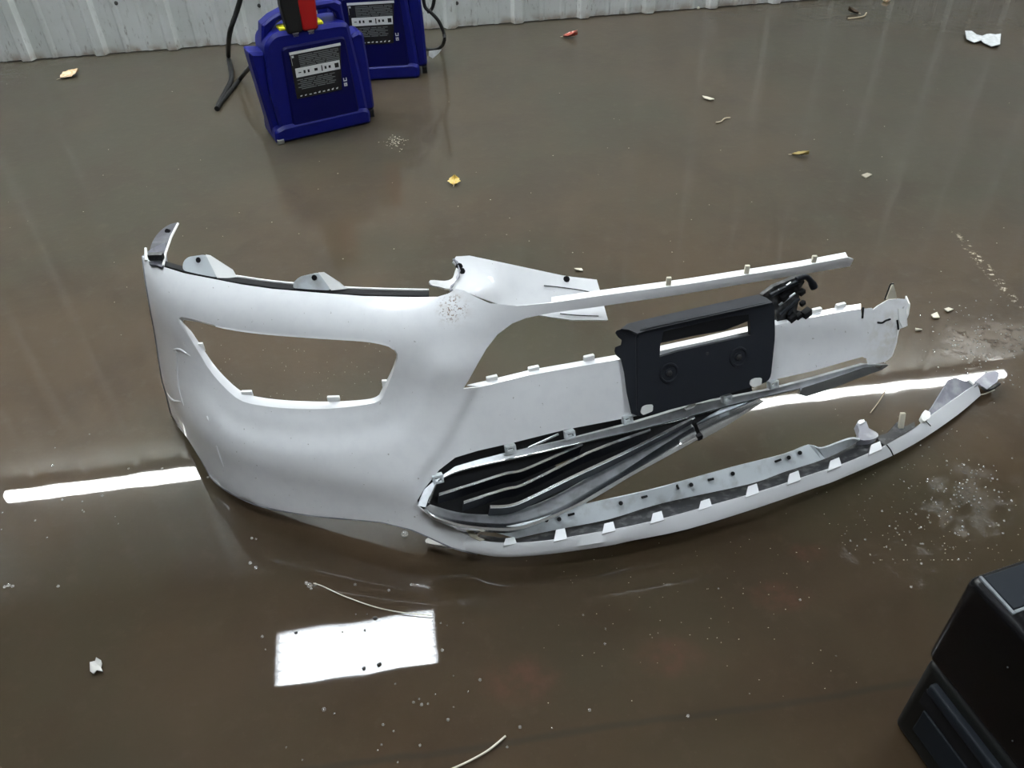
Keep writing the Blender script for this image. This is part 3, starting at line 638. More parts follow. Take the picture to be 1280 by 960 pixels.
lo_mid = [(531, 635), (544, 645), (575, 655), (613, 659.5), (646, 658.5), (683, 646.5), (718, 631), (755, 609.5), (790, 589.5), (833, 565), (870, 545)]
lt = loft('lower_trim', [gs(.016)(smooth_line(lo_in, 3)), gs(-.006)(smooth_line(lo_mid, 3)), gs(-.008)(smooth_line(lo_out, 3)), gs(.004)(smooth_line([(x, y + 2.5) for x, y in lo_out], 3))], M['chrome'], gri, BO, thick=.003, n=70, label='polished chrome lower trim of the grille')
band = loft('inner_bevel', [gs(.036)(smooth_line([(540, 630), (575, 640), (613, 643), (641, 640), (676, 629), (707, 615), (750, 590), (790, 566), (869, 523)], 3)), gs(.016)(smooth_line(lo_in, 3))], M['chrome_dull'], lt, BO, thick=.003, n=70)
loft('broken_trim_end', [gs(.014)(smooth_line([(874, 528), (905, 510), (945, 492)], 3)), gs(-.004)(smooth_line([(876, 545), (905, 528), (950, 500)], 3)), gs(-.006)(smooth_line([(877, 549), (906, 533), (953, 502)], 3))], M['chrome'], gri, BO, thick=.003, n=24)
box('broken_joint', gs(-.003)([(873.5, 546)])[0], (.014, .010, .014), M['black_deep'], gri, BO, ax=((.9, .3, .3), (-.3, .95, 0), (-.3, -.1, .95)), bev=.003)
for pts in ([(549, 618), (590, 605.5), (632, 592), (652, 588.5), (690, 572), (729, 555)], [(580, 628), (632, 611.5), (652, 607), (700, 583.5), (745, 562), (814, 537)], [(613, 633.5), (641, 631.5), (675, 616.5), (707, 600.5), (740, 585), (790, 561.5), (869, 521)]):
    c = np.array(pts, float); f_ = smooth_line(c, 4)
    s_ = loft('slat', [gs(.006)(f_ + np.array([0, -1.2])), gs(.004)(f_ + np.array([0, 1.2])), gs(.034)(f_ + np.array([1, 11]))], M['black'], gri, BO, thick=.003, n=40)
    loft('chrome_edge', [gs(.005)(f_ + np.array([0, -2.0])), gs(.002)(f_ + np.array([0, 1.2]))], M['chrome'], s_, BO, thick=.002, n=40)
for px in ((547, 598), (638, 561), (712, 543), (784, 524), (908, 498), (966, 480)):
    c = (gs(-.002)([px])[0] if px[0] < 600 else skin(-.002)([px])[0]); ax = (bu, np.cross(bwv, bu), bwv)
    V, Fc = join([box_mesh(c + bu * .008, (.004, .014, .014), ax), box_mesh(c - bu * .008, (.004, .014, .014), ax), box_mesh(c + bwv * .006, (.02, .014, .004), ax), box_mesh(c - bwv * .006, (.02, .014, .004), ax)])
    link_mesh('clip', V, Fc, M['dirty_white'], gri, BO, 30)
tube('loose_strut', [usf([(660, 560)])[0] + gn * .002, usf([(697, 543)])[0] + gn * .006], .0022, M['chrome_dull'], gri, BO, 6)
slab('white_shard', [(856, 511), (862, 506), (870, 504.5), (868, 509), (858, 513)], skin(-.006), M['white_raw'], thick=.003, step=4, **kw)

# ------------------------------------------------------------------ lower lip torn forward on the right
def curve(pts, zs, n=3):
    p = smooth_line(pts, n); x = np.array([a[0] for a in pts]); z = np.interp(p[:, 0], [a for a, b in zs], [b for a, b in zs]); return at_z(p, z)
ZL = [(520, .034), (632, .040), (760, .045), (950, .040), (1111, .022), (1225, .010), (1260, .008)]
up_z = lambda d: [(a, b + d * (1 if a < 1000 else .8)) for a, b in ZL]
pA = [(560, 681.5), (597, 692), (632, 696), (685, 692.5), (760, 682), (790, 675.5), (860, 661), (950, 633.5), (1020, 609), (1046, 600), (1111, 571.5), (1155, 547.5), (1199, 517), (1226, 494)]
pM = [(556, 672), (597, 686.5), (632, 691), (685, 687.5), (760, 676.5), (813, 664), (860, 653), (950, 626.5), (1020, 601.5), (1054, 590.5), (1107, 567), (1150, 543.5), (1185, 518), (1224, 486)]
pB = [(560, 659), (597, 674.5), (632, 679), (685, 676), (740, 666.5), (813, 652.5), (891, 631), (950, 614.5), (1002, 597.5), (1054, 580), (1089, 565.5), (1107, 557), (1144, 535), (1166, 517.5), (1221, 479.5)]
A3, M3, B3 = curve(pA, ZL), curve(pM, up_z(.014)), curve(pB, up_z(.030))
lip = loft('lower_lip', [curve([(x, y + .5) for x, y in pA], ZL) + np.array([0, .03, .0]), A3, M3, B3], M['white'], thick=.003, n=110, label='white lower lip torn away at its right end', **kw)
pC = [(600, 668), (645.6, 673), (696, 662), (761.6, 649), (827.5, 629), (937, 605), (980, 590), (1035, 572), (1076, 550), (1097, 541)]
C3 = curve(pC, up_z(.016))
B3s = curve([p for p in pB if 590 < p[0] < 1100], up_z(.028))
sh_ = loft('black_channel', [B3s, (B3s[[0]] * 0 + curve(pC, up_z(.006)))], M['black_dusty'], thick=.003, n=70, **kw)
pD = [(613, 664), (663, 653), (696, 642), (729, 631), (790, 618), (827.5, 609), (915, 584), (980, 568), (1010.6, 556), (1026, 561), (1061, 549), (1074, 550)]
hs = [(757, 631.5), (775, 629), (857, 617), (890, 601.5), (916, 595)]
C3b = curve(pC[1:-1], up_z(.018)); 
sup = loft('inner_support', [C3b, curve(pD, up_z(.052))], M['dirty_white'], thick=.004, n=80, label='dusty pale inner support behind the lower lip', **kw)
ssf = lambda px: np.array([at_z([p], np.interp(p[0], [a for a, b in ZL], [b for a, b in ZL]) + .044)[0] for p in np.atleast_2d(px)])
for px in ((683, 650), (699, 649), (776, 629), (864, 606), (916, 592), (986, 572), (1000, 566)):
    c = ssf([px])[0]; d = rays([px])[0]; d = d / np.linalg.norm(d); tube('hole', [c - d * .006, c + d * .004], [.0045, .0045], M['black_deep'], sup, BO, 8)
for a, b in (((710, 644), (718, 642)), ((802, 622), (809, 620)), ((885, 600), (892, 598.5)), ((969, 577), (976, 574.5)), ((845, 604), (848, 611))):
    d = rays([a])[0] * .004; tube('slot', [ssf([a])[0] - d, ssf([b])[0] - d], .0026, M['black_deep'], sup, BO, 6)
for x, yb_, yt_ in ((638, 679.5, 672), (701, 674, 661), (761.5, 664, 653), (822, 651, 640), (882, 634, 624.5), (941, 617.5, 606), (993, 601.5, 590), (1044, 584, 573.5), (1095, 563.5, 553.5)):
    zz_ = np.interp(x, [a for a, b in ZL], [b for a, b in ZL]) + .0305; sl_ = -.18 - .25 * (x - 640) / 455
    pts = [(x - 9, yb_ + 9 * -sl_ + 1), (x - 6, yt_ + 6 * -sl_), (x + 5, yt_ + 5 * sl_), (x + 8, yb_ + 8 * sl_ + 1)]
    slab('tab', pts, lambda px, zz_=zz_: at_z(px, zz_), M['white'], lip, BO, back=(0, .002, -.008), step=6)
seam = [(1107, 556.5), (1112, 563), (1115, 569.5)]
tube('crack', curve(seam, up_z(.026)) + np.array([0, -.003, .004]), .0014, M['black_deep'], lip, BO, 5)
tube('crack', curve([(1153, 524), (1158, 529), (1162, 533)], up_z(.026)) + np.array([0, -.003, .004]), .0012, M['black_deep'], lip, BO, 5)
# loose root of the lip under the body
slab('lip_root', smooth_line([(531.5, 676), (535, 672.5), (545, 673.5), (566, 682), (562, 684), (545, 681), (534, 679)], 3, True), lambda px: at_z(px, .022), M['white_raw'], back=(0, .004, -.01), step=4, **kw)
slab('trim_scrap', [(582, 662), (590, 662), (598, 671), (606, 674), (600, 676), (588, 671)], lambda px: at_z(px, .07), M['chip'], back=(0, .002, -.005), step=5, **kw)
slab('black_filler', [(540, 645), (560, 652), (600, 664), (585, 667), (567, 660)], lambda px: at_z(px, .066), M['inner_grey'], back=(0, .002, -.006), step=6, **kw)
# broken pieces near the right end of the lip
lug_z = .055
lug = slab('broken_lug', smooth_line([(1073, 549), (1074, 538), (1071, 529), (1076, 524), (1083, 527), (1086, 535), (1095, 540), (1098, 545), (1088, 550)], 2, True), lambda px: at_z(px, lug_z), M['inner_grey'], back=(0, .004, -.02), step=4, **kw)
slab('white_chip', [(1072, 528), (1074, 525.5), (1080, 524), (1081, 527), (1075, 530)], lambda px: at_z(px, lug_z + .003), M['white_raw'], lug, BO, back=(0, 0, -.005), step=4)
slab('black_flap', [(1096, 545), (1110, 541), (1122, 527), (1132, 533), (1143, 527), (1144, 534), (1125, 545), (1106, 557), (1098, 551)], lambda px: at_z(px, .046), M['black_dusty'], back=(0, .004, -.008), step=6, **kw)
p0_, p1_ = at_z([(1126.5, 535)], .045)[0], at_y([(1128, 516)], at_z([(1126.5, 535)], .045)[0][1] + .012)[0]
box('white_peg', (p0_ + p1_) / 2, (.011, .008, np.linalg.norm(p1_ - p0_)), M['chip'], ax=((1, 0, 0), (0, .94, -.34), (0, .34, .94)), bev=.002, **kw)
slab('lip_end_gusset', [(1155, 522), (1166, 508), (1186, 475), (1194, 472), (1204, 476), (1214, 477), (1226, 480), (1200, 495), (1166, 518)], lambda px: at_z(px, np.interp(np.atleast_2d(px)[:, 1] - (522 - (np.atleast_2d(px)[:, 0] - 1155) * .58), [-30, 0], [.060, .030])), M['inner_grey'], thick=.004, step=5, **kw)
slab('end_knob', round_poly([(1151, 522), (1156, 512), (1163, 515), (1163, 522), (1155, 527)], 2), lambda px: at_z(px, .05), M['white_raw'], back=(0, .004, -.012), step=4, **kw)
slab('end_chip', [(1211, 475), (1213, 473.5), (1219, 478), (1217, 480)], lambda px: at_z(px, .05), M['white_raw'], thick=.004, step=4, **kw)
slab('end_flap', [(1218, 477), (1232, 466), (1244, 463.5), (1249, 466), (1247, 477), (1234, 486.5)], lambda px: at_z(px, .028), M['inner_grey'], thick=.004, step=5, **kw)
tube('end_seal', curve([(1224, 478), (1231, 487), (1240, 486), (1246, 482), (1249, 479.5)], [(1200, .024), (1260, .024)], 3), .0035, M['rubber'], seg=6, **kw)
tube('end_wire', curve([(1216, 500), (1224, 494), (1232, 492), (1243, 487)], [(1200, .008), (1260, .008)], 3), .0016, M['chip'], seg=6, **kw)

# ------------------------------------------------------------------ jump starters
A0, B0 = at_z([(345, 180)], 0)[0], at_z([(458, 154)], 0)[0]
def make_charger(origin, yaw, label, extra):
    t = empty('jump_starter', tuple(origin), label, 'jump starter', None, yaw)
    to3 = lambda u, v, w_: (u, v, w_)
    def pr(name, o, v0, v1, b, m, parent=t, **k): V, Fc = prism_mesh(o, v0, v1, b); return link_mesh(name, V, Fc, m, parent, smooth=30, **k)
    body = pr('body', round_poly([(.03, .012), (.375, .012), (.362, .20), (.345, .372), (.31, .380), (.075, .384), (.035, .352), (.02, .20)], .02, 4), .0, .15, .012, M['blue'])
    pr('front_panel', round_poly([(.075, .045), (.335, .045), (.322, .335), (.088, .335)], .02, 4), -.007, .02, .006, M['blue_dark'], body)
    pr('base', round_poly([(.0, .0), (.372, .0), (.375, .05), (.352, .062), (.04, .062), (.004, .05)], .012, 3), -.012, .16, .01, M['blue'], body)
    pr('cable_post', round_poly([(.002, .01), (.045, .01), (.037, .318), (-.018, .328), (-.018, .305)], .010, 3), .03, .12, .01, M['blue'])
    pr('cable_post', round_poly([(.356, .03), (.408, .035), (.408, .20), (.404, .318), (.385, .330), (.350, .318), (.348, .25)], .012, 3), .03, .12, .01, M['blue'])
    arch = [(.036, .345), (.050, .405), (.085, .425), (.150, .445), (.320, .445), (.343, .43), (.347, .36), (.322, .372), (.316, .400), (.290, .420), (.150, .418), (.105, .402), (.082, .384), (.075, .372)]
    pr('handle', arch, .045, .105, .008, M['blue'])
    for u in (.125, .235): pr('terminal_pad', round_poly([(u - .026, .374), (u + .026, .374), (u + .022, .392), (u - .022, .392)], .004, 2), .02, .07, .003, M['yellow'])
    pr('terminal_post', [(.238, .385), (.252, .385), (.252, .43), (.238, .43)], .07, .085, .002, M['print'])
    for u, mm, lb in ((.150, 'rubber', 'black clamp grip'), (.205, 'red', 'red clamp grip')):
        c = pr('clamp', round_poly([(u - .028, .376), (u + .026, .376), (u + .034, .50), (u + .028, .60), (u - .02, .60), (u - .036, .47)], .01, 3), -.01, .035, .006, M[mm], label=lb)
        pr('clamp_jaw', round_poly([(u - .010, .36), (u + .010, .36), (u + .012, .378), (u - .012, .378)], .002, 2), .0, .03, .001, M['chrome_dull'], c)
    lb_ = pr('warning_label', round_poly([(.108, .150), (.279, .150), (.300, .316), (.112, .316)], .003, 2), -.0085, -.004, .0004, M['label'])
    pr('header_strip', [(.112, .307), (.300, .307), (.300, .316), (.112, .316)], -.0095, -.006, .0, M['print'], lb_)
    pr('icon_strip', [(.121, .226), (.285, .226), (.287, .258), (.122, .258)], -.0095, -.006, .0, M['print'], lb_)
    ms = []
    for i, (u, wd, hh) in enumerate(((.131, .010, .003), (.150, .007, .011), (.165, .007, .010), (.190, .012, .009), (.216, .004, .02), (.228, .007, .010), (.243, .008, .009), (.266, .015, .016))):
        ms.append(prism_mesh([(u, .242 - hh / 2), (u + wd, .242 - hh / 2), (u + wd, .242 + hh / 2), (u, .242 + hh / 2)], -.0102, -.009))
    V, Fc = join(ms); link_mesh('icon_marks', V, Fc, M['label'], lb_, smooth=0, kind='stuff')
    ms = []; r = random.Random(5)
    for k in range(7):
        w_ = .298 - k * .0062; u = .142
        while u < .285: L_ = r.uniform(.02, .07); ms.append(prism_mesh([(u, w_), (min(u + L_, .289), w_), (min(u + L_, .289), w_ + .0026), (u, w_ + .0026)], -.0093, -.008)); u += L_ + .004
    for k in range(6):
        w_ = .215 - k * .0066; u = .122 + (k % 2) * .01
        while u < .255: L_ = r.uniform(.015, .06); ms.append(prism_mesh([(u, w_), (min(u + L_, .262), w_), (min(u + L_, .262), w_ + .0026), (u, w_ + .0026)], -.0093, -.008)); u += L_ + .005
    V, Fc = join(ms); link_mesh('printed_lines', V, Fc, M['print_grey'], lb_, smooth=0, kind='stuff')
    ms = []
    for u0, u1, w0, w1 in ((.118, .121, .296, .303), (.122, .125, .296, .303), (.118, .125, .299, .301), (.115, .116, .27, .306)): ms.append(prism_mesh([(u0, w0), (u1, w0), (u1, w1), (u0, w1)], -.0095, -.008))
    for k in range(9): u = .122 + k * .017; ms.append(prism_mesh([(u, .157), (u + r.uniform(.005, .012), .157), (u + .008, .157 + r.uniform(.003, .007)), (u, .160)], -.0095, -.008))
    V, Fc = join(ms); link_mesh('printed_marks', V, Fc, M['print'], lb_, smooth=0, kind='stuff')
    ms = [prism_mesh([(u0, w0), (u1, w0), (u1, w1), (u0, w1)], -.0085, -.004) for u0, u1, w0, w1 in ((.290, .293, .178, .190), (.300, .303, .178, .190), (.291, .302, .178, .181), (.290, .302, .160, .163), (.290, .293, .160, .172), (.299, .302, .160, .172), (.294, .300, .166, .172))]
    V, Fc = join(ms); link_mesh('approval_marks', V, Fc, M['print'], lb_, smooth=0)
    pr('foot', [(.005, .0), (.03, .0), (.03, .018), (.005, .018)], -.016, .02, .003, M['foot'])
    pr('foot', [(.385, .0), (.405, .0), (.405, .03), (.385, .03)], .04, .12, .003, M['rubber'])
    extra(t, pr)
    return t
dirn = (B0 - A0) / np.linalg.norm(B0 - A0); yaw1 = math.atan2(dirn[1], dirn[0]); n1 = np.array([-dirn[1], dirn[0], 0])
def loc1(px, v, o, d, n):
    P = on_plane(o + n * v, n)(px); return [((p - o) @ d, v, p[2]) for p in P]
def extra1(t, pr):
    # black cable: drops from above the frame to the floor and doubles back into the left post
    fl_ = lambda px, z=.010: at_z([px], z)[0]
    a = [at_y([p], 3.62)[0] for p in ((310, -160), (306, -60), (302, -10), (296, 14), (287, 42))] + [fl_((285.5, 70), .02), fl_((288, 84)), fl_((289, 100)), fl_((281, 117)), fl_((271, 136))]
    b = [fl_((271, 134)), fl_((281, 122)), fl_((291, 110)), fl_((303, 95), .03), at_y([(317, 79)], 3.06)[0]]
    inv = lambda p: ((p - A0) @ dirn, (p - A0) @ n1, p[2])
    tube('cable', [inv(p) for p in smooth_line(a, 4)], .0105, M['rubber'], t, seg=8); tube('cable', [inv(p) for p in smooth_line(b, 4)], .0085, M['rubber'], t, seg=8)
make_charger(A0, yaw1, 'blue jump starter standing nearer the bumper, its red and black clamps in the handle', extra1)
yaw2 = math.radians(4); d2 = np.array([math.cos(yaw2), math.sin(yaw2), 0]); n2_ = np.array([-d2[1], d2[0], 0]); A2 = at_z([(500, 98)], 0)[0] - d2 * .288
def extra2(t, pr):
    inv = lambda p: ((p - A2) @ d2, (p - A2) @ n2_, p[2])
    a = [at_y([p], 3.66)[0] for p in ((528, -12), (531, 8), (538, 15), (548, 26), (555, 42), (555, 52))] + [at_z([(551, 59)], .012)[0], at_z([(542, 62)], .012)[0], at_z([(531, 61)], .012)[0]]
    b = [at_y([p], 3.72)[0] for p in ((545, -60), (543, -10), (542, 4), (539, 12), (534, 15))]
    tube('cable', [inv(p) for p in smooth_line(a, 4)], .0075, M['rubber'], t, seg=8); tube('cable', [inv(p) for p in smooth_line(b, 4)], .0075, M['rubber'], t, seg=8)
    tg = [inv(p) for p in at_y([(536, 64), (552, 62), (548, 67), (541, 73), (536, 70)], 3.50)]
    V = tg + [(u, v + .002, w_) for u, v, w_ in tg]; Fc = [(0, 1, 2, 3, 4), (9, 8, 7, 6, 5)] + [(i, i + 5, (i + 1) % 5 + 5, (i + 1) % 5) for i in range(5)]
    ct = link_mesh('cable_tag', V, Fc, M['paper'], t, smooth=0)
make_charger(A2, yaw2, 'blue jump starter behind the other one, against the ribbed wall', extra2)

# ------------------------------------------------------------------ black case, bottom right
ca = at_z([(1115, 903)], 0)[0]; cyaw = math.radians(17)
case = empty('equipment_case', tuple(ca), 'big black plastic equipment case cut off by the lower right corner', 'case', None, cyaw)
def cbox(name, x0, x1, y0, y1, z0, z1, m, b=.0, parent=case, seg=4):
    V, Fc = box_mesh(((x0 + x1) / 2, (y0 + y1) / 2, (z0 + z1) / 2), (x1 - x0, y1 - y0, z1 - z0), bev=b, seg=seg); return link_mesh(name, V, Fc, m, parent, smooth=40)
base = cbox('lower_shell', .0, .42, -.50, 0, 0, .196, M['case_matt'], .016)
cbox('side_rail', -.012, .012, -.46, -.028, .153, .176, M['case_grey'], .006, base)
cbox('side_panel', -.004, .012, -.46, -.035, .045, .105, M['case_grey'], .003, base)
cbox('recess', -.002, .012, -.465, -.022, .108, .146, M['black_deep'], .001, base)
lid = cbox('lid', -.004, .415, -.495, .004, .2, .40, M['case'], .018, seg=5)
cbox('top_plate', .012, .40, -.060, -.006, .392, .4025, M['case_grey'], .002, lid)
cbox('edge_strip', .006, .0105, -.066, -.004, .394, .4022, M['case_edge'], .001, lid)  # pale strip along the side of the top plate
cbox('plate_edge', .0105, .40, -.0655, -.061, .394, .4022, M['case_edge'], .001, lid)
V, Fc = join([box_mesh((x, y, z), (.0016, .0016, .0016)) for x, y, z in ((-.0042, -.10, .335), (-.0042, -.19, .29), (-.0042, -.155, .24), (-.0042, -.21, .25), (-.0042, -.24, .35))])
link_mesh('dust', V, Fc, M['case_edge'], lid, smooth=0, kind='stuff')
# ------------------------------------------------------------------ litter on the floor
def leaf(name, px, L, Wd, rot, m, label, cat='leaf', curl=.012):
    c = at_z([px], 0)[0]; n = 9; V, Fc = [], []
    for i in range(n):
        t = i / (n - 1); hw = Wd / 2 * math.sin(math.pi * min(.98, max(.03, t ** .8))) * (1 + .15 * math.sin(i * 2.6))
        for k in (-1, 0, 1): V.append(((t - .5) * L, k * hw, .003 + curl * abs(k) * (.4 + .6 * t) + curl * .6 * t * t))
    for i in range(n - 1):
        for k in (0, 1): a = i * 3 + k; Fc.append((a, a + 1, a + 4, a + 3))
    N = len(V); V += [(x, y, z - .0012) for x, y, z in V]; Fc += [tuple(q + N for q in f[::-1]) for f in Fc]
    o = link_mesh(name, V, Fc, m, smooth=60); o.location = (c[0], c[1], 0); o.rotation_euler = (0, 0, rot); tag(o, label, cat)
    V, Fc = tube_mesh([(-L * .72, 0, .003), (-L * .5, 0, .004), (L * .3, 0, .006)], [.0012, .0014, .0007], 5); link_mesh('stem', V, Fc, M['twig'], o); return o
leaf('dry_leaf', (88, 95), .085, .075, .8, M['leaf_tan'], 'curled tan leaf on the floor near the left end of the ribbed wall')
leaf('dry_leaf', (568, 229), .040, .040, 1.5, M['leaf_yellow'], 'small yellow leaf on bare floor behind the broken middle of the bumper')
leaf('dry_leaf', (713, 47), .065, .045, -.15, M['leaf_red'], 'small red and white leaf lying close to the ribbed wall', curl=.02)
leaf('dry_leaf', (1000, 195), .055, .022, -.25, M['leaf_olive'], 'narrow olive leaf lying alone on the floor above the thin white rail')
leaf('dry_leaf', (1066, 17), .05, .035, 2.7, M['leaf_brown'], 'dark brown leaf beside a twig near the right end of the wall', curl=.018)
def rod(name, pts, r, m, label, cat, z=.004):
    p = at_z(smooth_line(pts, 5), z); c = p.mean(0); c[2] = 0; V, Fc = tube_mesh(p, r, 6); o = link_mesh(name, V, Fc, m, org=c); o.location = tuple(c); return tag(o, label, cat)
rod('twig', [(1060, 23), (1072, 22), (1080, 20), (1083, 16)], .0032, M['twig'], 'pale forked twig beside the dark leaf near the wall', 'twig')
rod('twig', [(895, 153), (901, 152), (906, 148), (913, 147)], .0028, M['twig'], 'short bent twig lying on the floor behind the thin white rail', 'twig')
rod('twig', [(563, 962), (585, 952), (610, 938), (632, 920)], .0018, M['chip'], 'straw-like pale sliver at the bottom edge of the picture', 'sliver')
rod('wire', [(392, 729), (404, 733), (430, 745), (470, 759), (505, 766), (540, 769.5)], .0011, M['chip'], 'long thin pale wire on the puddle above the lamp reflection', 'wire')
rod('wire', [(1104, 478), (1107, 487), (1100, 500), (1088, 516), (1074, 532)][1:4], .0012, M['twig'], 'short thin strand below the chrome grille blade', 'wire')
def shard(name, pts, z, h, m, label, cat):
    v, f = fill(np.array(pts, float), (), 6); P = at_z(v, z); P[:, 2] += .004 * np.sin(v[:, 0] * .35) * np.cos(v[:, 1] * .5) + .004 * (h > .003); c = P.mean(0).copy(); c[2] = 0
    V, Fc = thicken(P, f, None, (0, 0, -h)); o = link_mesh(name, V, Fc, m, org=c, smooth=50); o.location = tuple(c); return tag(o, label, cat)
shard('paper_scrap', [(1206, 39), (1215, 37.5), (1221, 43), (1228, 44), (1238, 42), (1251, 42.5), (1250, 56), (1240, 57), (1230, 53), (1226, 51), (1218, 52), (1208, 49)], .012, .003, M['paper'], 'twisted white paper scrap on the floor in the upper right', 'paper')
shard('plastic_chip', [(878, 120), (885, 119.5), (893, 123), (888, 124.5), (880, 122)], .008, .003, M['chip'], 'small whitish plastic chip near the bent twig', 'chip')
shard('plastic_chip', [(718, 335), (727, 335), (729, 337.5), (720, 337)], .006, .003, M['chip'], 'tiny cream plastic splinter just above the torn flap', 'chip')
shard('plastic_chip', [(1164, 393), (1171, 391), (1175, 396), (1167, 397)], .006, .003, M['chip'], 'cream plastic chip right of the broken bumper stump, lower of two', 'chip')
shard('plastic_chip', [(1180, 386), (1186, 383.5), (1192, 386), (1185, 389)], .006, .003, M['chip'], 'cream plastic chip right of the broken bumper stump, upper of two', 'chip')
shard('plastic_chip', [(1144, 410.5), (1152, 410), (1153, 412), (1145, 412)], .006, .003, M['chip'], 'thin cream splinter beside the cracked right edge of the bumper', 'chip')
shard('plastic_chip', [(1077, 218.5), (1084, 216), (1090, 219), (1083, 221)], .006, .003, M['grit'], 'greyish plastic chip on open floor right of the olive leaf', 'chip')
shard('plastic_scrap', [(112, 838), (113, 829), (119, 826), (121, 823), (126, 825), (128, 830), (126, 834), (129, 840), (121, 838), (117, 842)], .006, .002, M['scrap'], 'crumpled white plastic scrap on the floor left of the lamp reflection', 'scrap')
def lump(name, px, r, m, label, cat, group=None, sq=.7):
    c = at_z([px], 0)[0]; bm = bmesh.new(); bmesh.ops.create_icosphere(bm, subdivisions=2, radius=r)
    for v in bm.verts: k = 1 + .22 * math.sin(v.co.x * 3.1 / r + px[0]) * math.cos(v.co.y * 2.3 / r + px[1]); v.co = Vector((v.co.x * k * 1.15, v.co.y * k, v.co.z * k * sq + r * sq * .8))
    me = bpy.data.meshes.new(name); bm.to_mesh(me); bm.free(); me.materials.append(m); o = bpy.data.objects.new(name, me); COL.objects.link(o); o.location = (c[0], c[1], 0); me.polygons.foreach_set('use_smooth', [True] * len(me.polygons)); return tag(o, label, cat, group)
lump('pebble', (1108, 2), .016, M['leaf_tan'], 'pinkish pebble at the top edge right of the wall', 'pebble')
lump('pebble', (873, 11), .008, M['chip'], 'cream pebble touching the foot of the ribbed wall', 'pebble')
lump('pebble', (455, 836), .0032, M['pebble'], 'dark pebble in the bright lamp reflection, left of two', 'pebble')
lump('pebble', (474, 831), .0036, M['pebble'], 'dark pebble in the bright lamp reflection, right of two', 'pebble')
lump('pebble', (469, 773), .0034, M['pebble'], 'dark pebble on the upper edge of the lamp reflection', 'pebble')
lump('pebble', (370, 791), .0026, M['pebble'], 'dark pebble by the upper left corner of the lamp reflection', 'pebble')
lump('bolt_washer', (868, 542), .0042, M['chip'], 'small pale washer on the floor between grille and lower lip', 'washer', sq=.3)
# bubbles floating on the water
def dome(c, r, seg=10, rows=5):
    V = []; Fc = []
    for i in range(rows):
        a = math.pi / 2 * i / rows
        for k in range(seg): t = 2 * math.pi * k / seg; V.append((c[0] + r * math.cos(a) * math.cos(t), c[1] + r * math.cos(a) * math.sin(t), r * math.sin(a) + .0003))
    V.append((c[0], c[1], r + .0003))
    for i in range(rows - 1):
        for k in range(seg): Fc.append((i * seg + k, i * seg + (k + 1) % seg, (i + 1) * seg + (k + 1) % seg, (i + 1) * seg + k))
    for k in range(seg): Fc.append(((rows - 1) * seg + k, (rows - 1) * seg + (k + 1) % seg, rows * seg))
    Fc.append(tuple(range(seg))[::-1]); return V, Fc
for px, rs, lb in (((387, 732), [(0, 0, 6), (7, -1, 4), (-4, -3, 4), (2, 4, 3)], 'cluster of clear bubbles at the end of the thin wire'),
                   ((316, 707), [(-3, -3, 4), (4, 3, 4)], 'pair of clear bubbles on the wet floor under the white corner'),
                   ((315, 673), [(0, 0, 3.2), (5, 1, 2.4)], 'small bubble pair just below the left curve of the bumper'),
                   ((506, 668), [(0, 0, 8)], 'single big clear bubble beside the white root of the lower lip'),
                   ((11, 734), [(-5, 0, 3.5), (0, -2, 4), (5, -1, 3.4)], 'row of clear bubbles at the left edge of the picture'),
                   ((405, 887), [(0, 0, 4.2)], 'bright round bubble below the lamp reflection')):
    c = at_z([px], 0)[0]; ms = [dome(at_z([(px[0] + a, px[1] + b)], 0)[0] - c, r * .00098) for a, b, r in rs]
    V, Fc = join(ms); o = link_mesh('water_bubble', V, Fc, M['bubble']); o.location = (c[0], c[1], 0); tag(o, lb, 'bubble')
small = [(78, 625), (103, 627), (128, 620), (103, 638), (144, 646), (148, 655), (44, 651), (59, 672), (105, 640), (3, 641), (2, 662), (73, 733), (66, 582), (69, 560), (112, 543), (332, 812), (328, 796), (445, 768), (459, 768), (551, 779), (559, 782), (553, 813), (579, 779), (494, 855), (544, 868), (524, 874), (517, 878), (527, 881), (535, 880), (567, 884), (479, 906), (492, 914), (472, 938), (477, 931), (525, 932), (358, 934), (378, 950), (497, 953), (418, 892), (260, 597), (203, 586), (161, 586), (444, 731), (486, 738), (514, 731), (756, 805), (757, 786), (729, 769), (898, 736), (937, 867), (1139, 734), (737, 888), (634, 934), (650, 909), (1000, 750), (690, 910), (1045, 820), (860, 895), (640, 668), (456, 788), (428, 790), (600, 850), (560, 900), (585, 865), (567, 845)]
ms = [dome(at_z([p], 0)[0], .00098 * random.choice((1.7, 2.1, 2.6, 3.2))) for p in small]
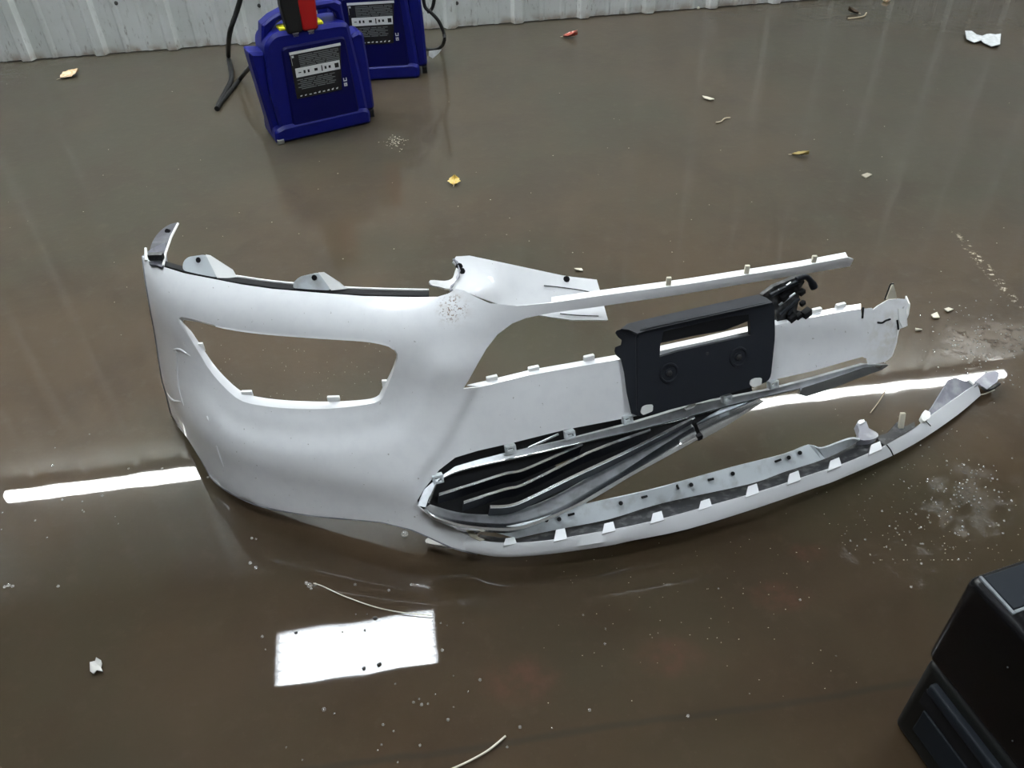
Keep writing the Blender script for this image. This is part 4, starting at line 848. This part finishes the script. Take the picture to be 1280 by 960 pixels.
V, Fc = join(ms); tag(link_mesh('water_bubbles', V, Fc, M['bubble']), 'tiny clear bubbles scattered over the puddle in front of the bumper', 'bubbles', kind='stuff')
ms = []
for k in range(420):  # domes added to catch lamp sparkle in place of ripple glints
    c, sd = (((1225, 432), (34, 22)), ((1205, 615), (45, 34)), ((1120, 690), (45, 28)), ((1090, 395), (50, 25)))[int(rng.choice(4, p=(.4, .35, .15, .1)))]
    px = rng.normal(c, sd)
    if px[0] > 1330 or px[1] > 705 or (px[0] < 1150 and px[1] < 460): continue
    ms.append(dome(at_z([px], 0)[0], rng.uniform(.0008, .0026), 8, 3))
V, Fc = join(ms); tag(link_mesh('sparkle_droplets', V, Fc, M['bubble']), 'water droplets added to sparkle like ripples at the right end of the bumper', 'droplets', kind='stuff')
ms = []
def speck(p, r):
    bm = bmesh.new(); bmesh.ops.create_icosphere(bm, subdivisions=1, radius=1); V = [np.array(v.co) * r * np.array([1.3, 1, .6]) * rng.uniform(.7, 1.3) + p + np.array([0, 0, r * .4]) for v in bm.verts]; bm.verts.index_update(); Fc = [tuple(v.index for v in f.verts) for f in bm.faces]; bm.free(); return V, Fc
for k in range(60):
    a = rng.normal(0, 1, 2); ms.append(speck(at_z([(496 + a[0] * 8, 178 + a[1] * 4.5)], 0)[0], rng.uniform(.0012, .003)))
for k in range(110):
    px = (rng.uniform(0, 1280), rng.uniform(100, 420))
    if 300 < px[0] < 560 and px[1] < 190: continue
    ms.append(speck(at_z([px], 0)[0], rng.uniform(.0007, .0019)))
for k in range(160):
    px = (rng.normal(1160, 70), min(rng.normal(640, 60), 700)); ms.append(speck(at_z([px], 0)[0], rng.uniform(.0004, .0011)))
for k in range(90):
    px = (rng.normal(900, 120), rng.normal(770, 60)); 
    if px[0] < 1090: ms.append(speck(at_z([px], 0)[0], rng.uniform(.0004, .0009)))
for k in range(70):
    px = (rng.uniform(250, 480), rng.uniform(430, 500)); ms.append(speck(at_z([px], 0)[0], rng.uniform(.0004, .0011)))
V, Fc = join(ms); tag(link_mesh('grit', V, Fc, M['grit'], smooth=0), 'pale grit and foam specks scattered over the wet floor', 'grit', kind='stuff')
